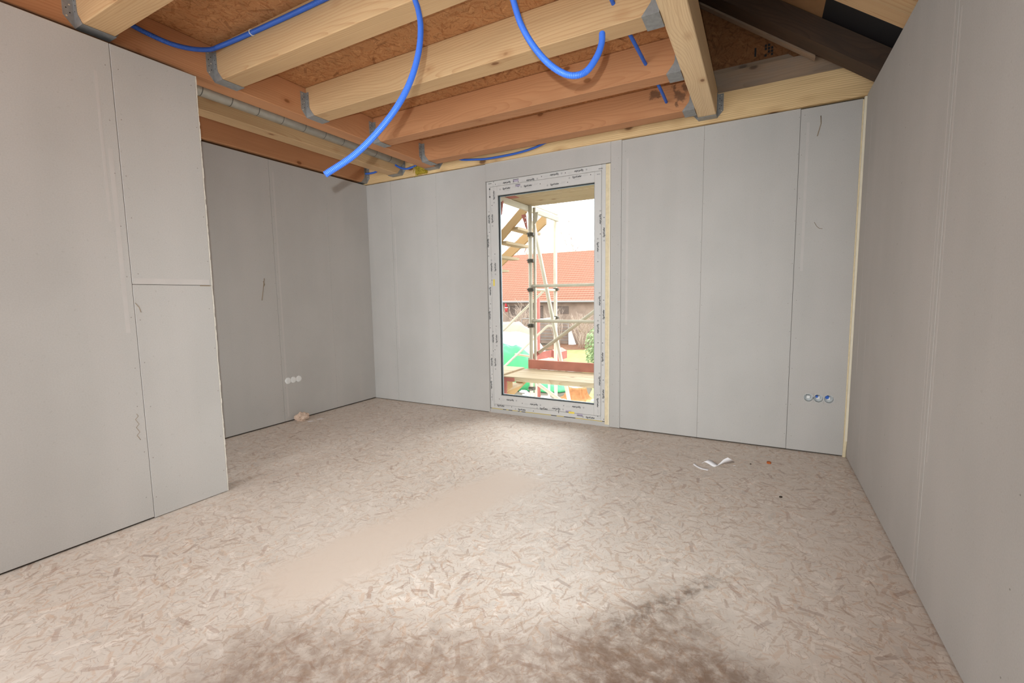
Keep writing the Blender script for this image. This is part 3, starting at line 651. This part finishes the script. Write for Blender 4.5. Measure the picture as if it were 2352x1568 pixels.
for yv in (2.715, 2.772, 2.829):
    mb = MB(); N = 22; prof = [(0.0, .0, .0), (.031, 0, .0), (.030, .004, 0), (.024, .007, 0), (.010, .0055, 0)]
    rings = [[mb.bm.verts.new((XL+h_, yv+r_*math.cos(2*PI*k/N)*random.uniform(.97, 1.03), .392+r_*math.sin(2*PI*k/N)*random.uniform(.97, 1.03))) for k in range(N)] for r_, h_, _ in prof[1:]]
    for A, B in zip(rings, rings[1:]):
        for k in range(N): mb.bm.faces.new((A[k], A[(k+1) % N], B[(k+1) % N], B[k])).smooth = True
    mb.bm.faces.new(rings[-1]); mb.build('socket_cover', M['socket_white'], root)

# ------------------------------------------------------------------ litter on the floor
mb = MB(); bmesh.ops.create_icosphere(mb.bm, subdivisions=4, radius=1.0)
for v in mb.bm.verts:
    n = v.co.normalized(); k = 1+.30*mnoise.noise(n*2.1)+.22*abs(mnoise.noise(n*4.3+Vector((3, 1, 2))))+.08*mnoise.noise(n*9)
    v.co = Vector((n.x*.052*k, n.y*.060*k, max(-.034, n.z*.040*k)+.034))+Vector((-3.828, 2.79, 0))
thing(mb.build('paper_wad', M['wad']), 'crumpled beige paper wad on the floor against the recess wall', 'litter')
def ribbon(path, wdt, label, mat='paper', th=.0006, name='paper_strip', cat='litter'):
    mb = MB(); P = catmull(path, .004); d = [Vector(q) for q in wdt]; n = len(P); L_, R_ = [], []
    for i, p in enumerate(P):
        t = i/(n-1)*(len(d)-1); k = min(int(t), len(d)-2); wv = d[k].lerp(d[k+1], t-k)
        for lst, s_ in ((L_, -.5), (R_, .5)): lst.append((p+wv*s_, p+wv*s_+Vector((0, 0, th))))
    for A, B in ((L_, R_),):
        vv = [[mb.bm.verts.new(q) for q in (a[0], b[0], b[1], a[1])] for a, b in zip(A, B)]
        for p, q in zip(vv, vv[1:]):
            for k in range(4): mb.bm.faces.new((p[k], p[(k+1) % 4], q[(k+1) % 4], q[k])).smooth = True
        mb.bm.faces.new(vv[0]); mb.bm.faces.new(vv[-1])
    return thing(mb.build(name, M[mat]), label, cat)
ribbon([(-.300, 3.215, .020), (-.293, 3.215, .030), (-.278, 3.215, .036), (-.258, 3.215, .030), (-.226, 3.215, .013), (-.206, 3.215, .018), (-.178, 3.215, .040), (-.132, 3.215, .068)],
       [(.022, .012, .016), (.027, .012, .018), (.026, .012, .018), (.025, .012, .016), (.026, .012, .010), (.032, .012, -.004), (.040, .012, -.024), (.042, .012, -.028)], 'white paper strip folded up in a V on the floor near the right corner')
ribbon([(-.358, 3.19, .012), (-.335, 3.175, .004), (-.300, 3.155, .001), (-.262, 3.150, .001)], [(.008, .030, 0), (.008, .035, 0)], 'narrow white paper strip on the floor, left of the V-shaped strip')
def scrap(x, y, sx, sy, a, label, mat='paper', h=.0015, name='paper_scrap', cat='litter'):
    mb = MB(); pts = [(x+sx*random.uniform(.7, 1.1)*math.cos(t)*math.cos(a)-sy*random.uniform(.7, 1.1)*math.sin(t)*math.sin(a), y+sx*random.uniform(.7, 1.1)*math.cos(t)*math.sin(a)+sy*random.uniform(.7, 1.1)*math.sin(t)*math.cos(a)) for t in [2*PI*k/9 for k in range(9)]]
    mb.prism(pts, 'z', .0003, h); return thing(mb.build(name, M[mat]), label, cat)
scrap(-3.722, 2.80, .030, .016, .8, 'flat white paper scrap on the floor just right of the beige wad')
scrap(-3.70, 2.895, .036, .014, 1.0, 'second flat white paper scrap, farther right of the beige wad')
scrap(-.118, 3.305, .009, .006, .2, 'tiny white paper scrap under the right arm of the V-shaped strip')
scrap(.087, 3.45, .016, .014, .5, 'small orange wood chip on the floor near the right corner', 'chip', .012, 'wood_chip', 'chip')
scrap(.138, 2.89, .010, .007, .4, 'dark crumb lying on the floor nearest the right wall', 'crumb', .006, 'dirt_crumb', 'crumb')
scrap(-.021, 3.378, .006, .005, .1, 'dark crumb on the floor between the white strip and the orange chip', 'crumb', .005, 'dirt_crumb', 'crumb')
scrap(-1.218, 2.585, .020, .010, .6, 'small white scrap on the pale dusty floor in front of the window')

# ------------------------------------------------------------------ outside: scaffold
SG = 'scaffold'
def planks(name, x0, x1, y0, y1, z, th, label, n=2, cap=True):
    root = empty(name, ((x0+x1)/2, (y0+y1)/2, z-th)); tag(root, label, 'scaffold deck'); wv = (y1-y0)/n
    for k in range(n): beam('deck_plank', 'x', (x0, y0+k*wv+.003, z-th), (x1, y0+(k+1)*wv-.003, z), M['scaf_wood'], .003, root)
    if cap: MB().box((x0-.012, y0-.004, z-th-.004), (x0+.145, y1+.004, z-.010)).build('end_cap', M['scaf_rust'], root)['label'] = 'red steel end cap'
    return root
planks('scaffold_deck', -2.44, 0.4, 4.25, 4.83, .289, .048, 'plank scaffold deck just outside the window at floor level')
planks('scaffold_deck', -2.45, 0.4, 4.17, 4.43, 2.262, .060, 'scaffold deck overhead outside the window, its near plank set', 1)
planks('scaffold_deck', -2.45, 0.4, 4.46, 4.96, 2.272, .070, 'scaffold deck overhead outside the window, its far plank set', 2, False)
planks('stair_landing', -3.6, -2.50, 4.30, 4.90, .289, .048, 'plank landing left of the scaffold deck at floor level', 2, False)
beam_o = beam('toe_board', 'x', (-2.42, 4.835, .289), (0.4, 4.862, .395), M['toe'], .003); thing(beam_o, 'weathered red-brown toe board on edge along the outer side of the deck', 'board')
thing(rod('scaffold_post', (-2.412, 4.90, -2.7), (-2.405, 4.90, 2.25), .0242, M['scaf_steel'], seg=14), 'thick pale scaffold post at the left, with clamps on it', 'post')
thing(rod('scaffold_post', (-2.372, 4.93, -2.7), (-2.362, 4.93, 2.18), .018, M['scaf_steel'], seg=14), 'thinner scaffold tube clamped to the right of the thick post', 'post')
thing(rod('scaffold_post', (-2.478, 5.80, -2.7), (-2.470, 5.80, 2.5), .0242, M['scaf_steel'], seg=14), 'scaffold post standing farther out, right of the leaning pole', 'post')
thing(rod('scaffold_rail', (-2.40, 4.90, 1.268), (0.4, 4.90, 1.262), .0185, M['scaf_steel']), 'upper horizontal scaffold rail outside the window', 'rail')
thing(rod('scaffold_rail', (-2.40, 4.90, .856), (0.4, 4.90, .852), .0185, M['scaf_steel']), 'lower horizontal scaffold rail outside the window', 'rail')
for z, l in ((1.225, 'short crosswise scaffold tube between the two posts under the upper rail'), (.845, 'short crosswise scaffold tube between the two posts at the lower rail')):
    thing(rod('scaffold_crossbar', (-2.42, 4.90, z), (-2.47, 5.80, z), .017, M['scaf_steel']), l, 'rail')
root = empty('scaffold_beam', (-2.43, 5.0, 2.14)); tag(root, 'ribbed aluminium cross beam at the top, running out from the house', 'beam')
mb = MB(); mb.box((-2.445, 4.14, 2.138), (-2.415, 5.80, 2.20), bev=.003)
for k in range(4): mb.box((-2.414, 4.14, 2.146+k*.014), (-2.411, 5.80, 2.152+k*.014))
mb.build('beam_profile', M['scaf_steel'], root); MB().box((-2.435, 4.98, 2.222), (-2.415, 5.80, 2.245)).build('top_rail', M['scaf_steel'], root)
root = empty('diagonal_brace', (-2.45, 4.95, .386)); tag(root, 'flat diagonal scaffold brace rising to the right above the toe board', 'brace')
rod('brace_tube', (-2.45, 4.95, .386), (-0.2, 4.95, 2.0), .021, M['scaf_steel'], root)
rod('brace_end', (-2.456, 4.9498, .380), (-2.33, 4.9498, .473), .0235, M['scaf_rust'], root)['label'] = 'red painted brace end'
thing(rod('stair_handrail', (-3.45, 5.75, .513), (-2.62, 5.75, 1.222), .0165, M['scaf_steel']), 'upper slanted scaffold stair handrail left of the post', 'rail')
o = MB().tube([(-3.45, 5.75, -.03), (-2.584, 5.75, .726), (-2.56, 5.75, .737), (-2.48, 5.75, .737)], .0165, 10).build('stair_handrail', M['scaf_steel']); thing(o, 'lower slanted scaffold stair handrail left of the post, bent level at its end', 'rail')
root = empty('leaning_pole', (-1.47, 5.1, -2.7)); tag(root, 'thick greyish scaffold pole leaning steeply, its upper end clamped to the post', 'pole')
rod('pole_tube', (-1.455, 5.1, -2.7), (-2.463, 5.1, 2.052), .0235, M['scaf_steel'], root, 14)
thing(rod('diagonal_tube', (-2.512, 5.3, .006), (0.6, 5.3, -1.80), .024, M['scaf_steel'], seg=12), 'diagonal scaffold tube descending to the right below the deck', 'tube')
def clamp(x, y, z, label, r=.034):
    root = empty('tube_clamp', (x, y, z)); tag(root, label, 'clamp', 'scaffold clamps')
    MB().tube([(x, y, z-.022), (x, y, z+.022)], r, 12).build('clamp_band', M['scaf_clamp'], root)
    MB().box((x+r-.006, y-.03, z-.016), (x+r+.018, y+.012, z+.016), bev=.002).build('clamp_lug', M['scaf_clamp'], root)
    for s_ in (-1, 1): MB().tube([(x+s_*.012, y-r-.028, z+.004), (x+s_*.012, y-.01, z+.004)], .006, 8).build('clamp_bolt', M['scaf_clamp'], root)
clamp(-2.405, 4.90, 1.87, 'dark clamp joining the leaning pole to the post near the top'); clamp(-2.408, 4.90, 1.565, 'pale clamp on the thick post, below the pole clamp')
clamp(-2.410, 4.90, 1.225, 'clamp on the thick post at the upper rail'); clamp(-2.412, 4.90, .80, 'clamp on the thick post just under the lower rail')
clamp(-2.413, 4.90, .035, 'clamp on the thick post below the deck'); clamp(-2.474, 5.80, 1.235, 'clamp on the farther post at the upper rail'); clamp(-2.476, 5.80, .85, 'clamp on the farther post at the lower rail')
# bracket plates
mb = MB(); mb.prism([(-2.500, 2.10), (-2.44, 2.10), (-2.425, 1.93), (-2.435, 1.93)], 'y', 4.86, 4.872)
for k in range(2): mb.disc((-2.445, 4.86, 2.06-.05*k), (0, -1, 0), .007, .001, 8, 1)
thing(mb.build('bracket_plate', [M['scaf_rust'], M['snow']]), 'faded pink triangular bracket plate left of the post under the cross beam', 'bracket')
mb = MB(); mb.prism([(-2.355, 2.12), (-2.30, 2.12), (-2.315, 2.02), (-2.350, 1.98)], 'y', 4.90, 4.912)
thing(mb.build('bracket_plate', M['scaf_steel']), 'pale rounded bracket plate right of the post under the cross beam', 'bracket')
mb = MB(); mb.prism([(-2.46, .24), (-2.40, .24), (-2.415, -.05), (-2.45, -.05)], 'y', 4.26, 4.285)
thing(mb.build('bracket_plate', M['scaf_rust']), 'red bracket under the near left corner of the deck', 'bracket')
mb = MB(); mb.prism([(-2.47, 2.15), (-2.41, 2.15), (-2.43, 2.02), (-2.45, 1.99)], 'y', 4.26, 4.285)
thing(mb.build('bracket_plate', M['scaf_rust']), 'red bracket at the top left, under the overhead deck', 'bracket')
# timber stair beyond the scaffold
root = empty('scaffold_stair', (-3.2, 5.35, 1.2)); tag(root, 'timber scaffold stair climbing to the right behind the post', 'stair')
def stringer(y, x0, z0, x1, z1, hh):
    mb = MB(); mb.prism([(x0, z0), (x1, z1), (x1, z1-hh), (x0, z0-hh)], 'y', y-.02, y+.02); c = ((x0+x1)/2, y, (z0+z1)/2)
    mb.build('stringer', M['scaf_wood_warm'], root, origin=c, rot=Matrix.Rotation(-math.atan2(z1-z0, x1-x0), 3, 'Y'))
stringer(5.0, -3.6, 1.27, -2.50, 2.275, .125); stringer(5.7, -3.9, 1.24, -2.56, 2.25, .145)
for k in range(6):
    xx = -2.70-.165*k; zz = 1.985-.158*k; MB().box((xx-.07, 5.02, zz-.022), (xx+.07, 5.68, zz+.010)).build('tread', M['scaf_wood'], root)
root = empty('scaffold_stair', (-2.9, 4.6, -.5)); tag(root, 'timber stair below the deck at the lower left, seen under the planks', 'stair')
def stringer2(y, x0, z0, x1, z1, hh):
    mb = MB(); mb.prism([(x0, z0), (x1, z1), (x1, z1-hh), (x0, z0-hh)], 'y', y-.02, y+.02); c = ((x0+x1)/2, y, (z0+z1)/2)
    mb.build('stringer', M['scaf_wood_warm'], root, origin=c, rot=Matrix.Rotation(-math.atan2(z1-z0, x1-x0), 3, 'Y'))
stringer2(4.95, -3.3, -.55, -2.50, .225, .125); stringer2(4.42, -3.3, -.55, -2.42, .235, .10)
for k in range(3): MB().box((-2.70-.2*k, 4.44, .06-.19*k), (-2.54-.2*k, 4.93, .085-.19*k)).build('tread', M['scaf_wood'], root)
# red box behind the deck
root = empty('red_trough', (-3.43, 7.5, -.04)); tag(root, 'faded red board box beyond the toe board, with a pale edge', 'box')
MB().prism([(-3.64, -.03), (-3.25, .055), (-3.25, .185), (-3.66, .095)], 'y', 7.4, 7.46).build('side_board', M['scaf_rust'], root)
MB().prism([(-3.25, .05), (-3.14, -.01), (-3.14, .13), (-3.25, .185)], 'y', 7.46, 7.9).build('end_board', M['scaf_rust'], root)
MB().box((-3.66, 7.4, -.075), (-3.14, 7.9, -.035)).build('bottom_board', M['scaf_wood'], root)
rod('support_leg', (-3.4, 7.65, -2.7), (-3.4, 7.65, -.07), .02, M['scaf_steel'], root)

# ------------------------------------------------------------------ outside: yard
GZ = -2.7
tag(MB().box((-60, 4.2, GZ-.1), (25, 90, GZ)).build('floor.outside', M['ground'], origin=(0, 30, GZ)), kind='structure').name = 'ground'
def sheet(name, mat, poly, z, label, cat, kind=None, h=.03):
    mb = MB(); mb.prism(poly, 'z', z, z+h); o_ = mb.build(name, mat); return tag(o_, label, cat, kind=kind)
def blob(cx, cyy, rx, ry, n=16, j=.2): return [(cx+rx*random.uniform(1-j, 1+j)*math.cos(2*PI*k/n), cyy+ry*random.uniform(1-j, 1+j)*math.sin(2*PI*k/n)) for k in range(n)]
sheet('lawn', M['grass'], [(-13, 24), (-12.3, 29.4), (-10, 30.6), (0, 30.6), (2, 14), (-5.2, 14.5), (-5.9, 17.6), (-8, 22)], GZ, 'pale yellow-green lawn in the yard', 'grass', 'stuff', .04)
sheet('leaf_litter', M['leafsoil'], [(-14.5, 29.6), (-14.5, 33.4), (-6, 33.5), (-6, 30.7), (-10, 30.7), (-12, 29.6)], GZ, 'reddish leaf litter strip at the foot of the barn', 'ground cover', 'stuff', .05)
mb = MB()
for (cx, cyy, rx, ry) in [(-7.7, 15.6, .45, .3), (-7.0, 15.4, .35, .2), (-6.2, 15.1, .5, .35), (-5.5, 15.0, .45, .3), (-5.9, 14.4, .4, .22), (-5.1, 15.6, .3, .4), (-6.6, 14.6, .3, .2), (-8.2, 16.0, .3, .15), (-7.3, 14.8, .25, .2), (-5.0, 14.4, .3, .2), (-8.3, 21.6, .5, .3), (-9.2, 22.8, .3, .2)]:
    A = blob(cx, cyy, rx*.6, ry*.45, j=.45); mb.prism(A, 'z', GZ, GZ+.05); mb.prism([(cx+(x-cx)*.7, cyy+(y-cyy)*.7) for x, y in A], 'z', GZ+.04, GZ+.09)
tag(mb.build('snow_patches', M['snow']), 'patches of leftover snow on the earth', 'snow', kind='stuff')
# barn
root = empty('barn', (-14, 34, GZ)); tag(root, 'long barn with red tiled roof across the yard', 'building')
BX0, BX1, BY, EZ, RY, RZ = -34, 6, 33.6, 0.72, 40.0, 5.15
mb = MB(); mb.box((BX0, BY, GZ), (BX1, 46, 0.9)); mb.build('barn_wall', M['barn_wall'], root)
mb = MB(); yy = BY-.5; ez = .70
A = math.atan2(RZ-ez, RY-yy); L_ = math.hypot(RZ-ez, RY-yy)
n_rows = 26
for k in range(n_rows):                         # tile courses, each lapping the one below
    a0, a1 = k/n_rows, (k+1.12)/n_rows; lift = .07
    P0 = (yy+(RY-yy)*a0, ez+(RZ-ez)*a0+lift); P1 = (yy+(RY-yy)*min(a1, 1), ez+(RZ-ez)*min(a1, 1))
    mb.prism([P0, P1, (P1[0], P1[1]-.05), (P0[0], P0[1]-.09)], 'x', BX0-.4, BX1+.4)
mb.prism([(yy, ez-.05), (RY, RZ-.05), (46.6, ez)], 'x', BX0-.3, BX1+.3)
mb.build('roof', M['roof'], root, origin=(-14, yy, ez), rot=Matrix.Rotation(A, 3, 'X'))
mb = MB(); mb.tube([(BX0, yy-.06, ez-.02), (BX1, yy-.06, ez-.06)], .08, 8); mb.build('gutter', M['gate'], root)
for x0, x1, z0, z1 in ((-26, -19.5, -1.2, .35), (-18.6, -15.4, -.7, .35), (-14.2, -13.2, -.3, .3)): MB().box((x0, BY-.03, z0), (x1, BY+.02, z1)).build('dark_opening', M['barn_dark'], root)
MB().box((-26, BY-.06, -2.7), (-24.4, BY-.02, -.7)).build('barn_door', M['barn_dark'], root)
thing(rod('red_post', (-4.25, 9.0, GZ), (-4.235, 9.0, 1.14), .034, M['scaf_rust'], seg=4), 'dull red upright post in the yard, seen behind the leaning pole', 'post')
# gate and sheet
root = empty('field_gate', (-14.2, 33.0, GZ)); tag(root, 'grey tubular field gate in front of the barn', 'gate')
k_ = 33/30.
gx0, gx1, gz0, gz1 = -15.4, -13.0, -2.35, -1.08
for k in range(6): rod('gate_bar', (gx0, 33.0, gz0+(gz1-gz0)*k/5), (gx1, 33.0, gz0+(gz1-gz0)*k/5+.03), .028, M['gate'], root, 8)
for x in (gx0, (gx0+gx1)/2, gx1): rod('gate_upright', (x, 33.0, GZ), (x, 33.0, gz1+.03), .032, M['gate'], root, 8)
mb = MB(); mb.prism([(-12.95, -1.60), (-12.72, -1.58), (-12.35, -2.62), (-12.95, -2.69)], 'y', 32.9, 32.94)
thing(mb.build('leaning_sheet', M['white_sheet']), 'pale sheet leaning at the right end of the gate', 'sheet')
root = empty('metal_railing', (-14.9, 30, GZ)); tag(root, 'bent tube railing left of the gate, above the white sheeting', 'railing')
MB().tube([(-15.5, 30, GZ), (-15.5, 30, -.62), (-15.42, 30, -.52), (-13.2, 30, -.52)], .03, 8).build('rail_tube', M['gate'], root)
# tarpaulins
def heap(name, mat, cx, cyy, rx, ry, h, label, seed, z=GZ, fold=.12):
    mb = MB(); N, R_ = 40, 12; rows = []
    for i in range(R_+1):
        t = i/R_; row = []
        for k in range(N):
            a = 2*PI*k/N; q = Vector((math.cos(a)*t*2+seed, math.sin(a)*t*2, seed*.7)); d_ = 1+fold*mnoise.noise(q*1.7)
            zz = h*(1-t**3.2)*(1+fold*1.3*mnoise.noise(q*2.6))+.02
            row.append(mb.bm.verts.new((cx+rx*t*d_*math.cos(a), cyy+ry*t*d_*math.sin(a), z+max(.01, zz))))
        rows.append(row)
    for A_, B_ in zip(rows[1:], rows[2:]):
        for k in range(N): mb.bm.faces.new((A_[k], A_[(k+1) % N], B_[(k+1) % N], B_[k])).smooth = True
    mb.bm.faces.new(rows[1]); mb.bm.faces.new(rows[-1])
    return thing(mb.build(name, mat), label, 'tarpaulin')
heap('tarpaulin_heap', M['green_tarp'], -9.4, 16.9, 1.5, 1.1, 1.72, 'tall heap under a bright green tarpaulin, at the lower left of the view', 1.3, fold=.07)
heap('tarpaulin_heap', M['green_tarp'], -7.7, 16.9, 1.0, .7, .35, 'low spread of green tarpaulin on the ground beneath the deck', 4.1)
heap('tarpaulin_heap', M['white_sheet'], -11.2, 20.5, 2.35, 1.5, 1.98, 'big white covered heap behind the green tarpaulin', 2.2, fold=.03)
heap('tarpaulin_heap', M['beige_tarp'], -12.7, 23.2, 2.0, 1.1, 2.32, 'beige tarpaulin heap behind the white one', 5.5, fold=.05)
mb = MB(); mb.box((-.55, -.05, -.03), (.75, .05, .03), mat=Matrix.Translation((-7.6, 15.2, -1.10)) @ Matrix.Rotation(.09, 4, 'Y'))
mb.box((-.05, -.04, -1.6), (.03, .04, 0), mat=Matrix.Translation((-7.2, 15.2, -1.12)))
thing(mb.build('timber_plank', M['scaf_wood']), 'yellow timber plank lying across the green tarpaulin', 'plank')
# stump
mb = MB(); N = 36; rows = []
for h_, r_ in ((0, .62), (.08, .46), (.22, .38), (.40, .34), (.43, .30)):
    rows.append([mb.bm.verts.new((-5.93+r_*(1+.22*mnoise.noise(Vector((math.cos(2*PI*k/N)*1.8, math.sin(2*PI*k/N)*1.8, 3)))+.09*(k % 2))*math.cos(2*PI*k/N), 15.85+r_*(.85+.09*(k % 2))*math.sin(2*PI*k/N), GZ+h_+.04*mnoise.noise(Vector((k*.9, h_*3, 0))))) for k in range(N)])
for A_, B_ in zip(rows, rows[1:]):
    for k in range(N): mb.bm.faces.new((A_[k], A_[(k+1) % N], B_[(k+1) % N], B_[k]))
mb.bm.faces.new(rows[-1]); st = mb.build('tree_stump', M['stump']); thing(st, 'orange-brown tree stump with snow on top, at the lower right of the window view', 'stump')
mb = MB(); mb.prism(blob(-5.95, 15.9, .22, .15, j=.4), 'z', GZ+.42, GZ+.50); mb.build('snow_cap', M['snow'], st)['label'] = 'white snow cap'
# shrubs and trees
def leafy(name, mat, cx, cyy, z, rx, ry, h, n, s_, label, cat='bush'):
    mb = MB()
    for k in range(n):
        u = random.uniform(-1, 1); a = random.uniform(0, 2*PI); q = math.sqrt(1-u*u); r_ = random.uniform(.55, 1.05)
        c = Vector((cx+rx*r_*q*math.cos(a), cyy+ry*r_*q*math.sin(a), z+h/2+h/2*r_*u)); d_ = Vector((random.gauss(0, 1), random.gauss(0, 1), random.gauss(0, 1))).normalized()
        e_ = d_.orthogonal().normalized(); f_ = d_.cross(e_); L2 = s_*random.uniform(.6, 1.3)
        mb.face((c-e_*L2, c-f_*L2*.4, c+e_*L2, c+f_*L2*.4))
    root = empty(name, (cx, cyy, z)); tag(root, label, cat); mb.build('foliage', mat, root)
    MB().tube([(cx, cyy, z), (cx+.05, cyy, z+h*.6)], [.05, .02], 6).build('stem', M['twig'], root); return root
leafy('evergreen_bush', M['bush'], -6.35, 20.6, GZ, .85, .8, 2.55, 2600, .085, 'pale green leafy bush at the right edge of the window view')
def twigs(name, cx, cyy, z, n, h, spread, r0, label, cat, depth=3, dens=3):
    mb = MB()
    def grow(p, d_, l, r_, k):
        q = p + d_*l; m = (p+q)/2+Vector((random.gauss(0, .04)*l, random.gauss(0, .04)*l, 0)); mb.tube([p, m, q], [r_, r_*.85, r_*.65], 4)
        if k > 0:
            for _ in range(dens):
                e_ = (d_+Vector((random.gauss(0, .42), random.gauss(0, .42), random.gauss(.08, .3)))).normalized(); grow(p+d_*l*random.uniform(.45, 1), e_, l*random.uniform(.5, .75), r_*.6, k-1)
    for k in range(n):
        a = random.uniform(0, 2*PI); d_ = Vector((math.cos(a)*spread*random.random(), math.sin(a)*spread*random.random(), 1)).normalized()
        grow(Vector((cx+random.gauss(0, .15), cyy+random.gauss(0, .15), z)), d_, h*random.uniform(.45, .6), r0, depth)
    return thing(mb.build(name, M['twig']), label, cat)
twigs('bare_shrub', -11.1, 30.9, GZ+.05, 12, 2.4, .4, .022, 'bare brown shrub in front of the barn, right of the gate', 'shrub')
twigs('bare_shrub', -9.1, 31.0, GZ+.05, 10, 2.6, .5, .022, 'bare brown shrub in front of the barn, behind the green bush', 'shrub')
twigs('bare_shrub', -16.2, 31.0, GZ+.05, 12, 3.1, .4, .024, 'tangle of bare twigs against the barn, left of the post', 'shrub')
twigs('bare_shrub', -13.6, 32.2, GZ+.05, 7, 2.6, .25, .022, 'bare twigs against the barn just above the gate', 'shrub')
twigs('bare_tree', -24.5, 49, GZ, 2, 15, .3, .10, 'bare tree behind the barn at the left of the view', 'tree', 4, 3)
twigs('bare_tree', -19.2, 53, GZ, 2, 12.5, .25, .09, 'bare tree behind the barn ridge beside the leaning pole', 'tree', 4, 3)
twigs('bare_tree', -14.5, 56, GZ, 1, 12.0, .2, .08, 'small bare tree top above the barn ridge', 'tree', 4, 3)
# plain bundle standing in for the small Santa-like figure in the yard
HX, HY = -18.48, 33.03
root = empty('plain_figure', (HX, HY, -.16)); tag(root, 'small red and white Santa-like figure simplified to a plain bundle, hanging from the barn gutter', 'figure')
MB().tube([(HX, HY, -.16), (HX, HY, .18)], [.13, .12], 10).build('lower_bundle', M['red'], root); MB().tube([(HX, HY, .18), (HX, HY, .24)], [.13, .13], 10).build('white_band', M['snow'], root)
MB().tube([(HX, HY, .24), (HX-.06, HY, .54)], [.12, .07], 10).build('upper_bundle', M['red'], root); rod('hanging_line', (HX-.06, HY, .54), (HX-.06, HY, .66), .012, M['twig'], root, 6)
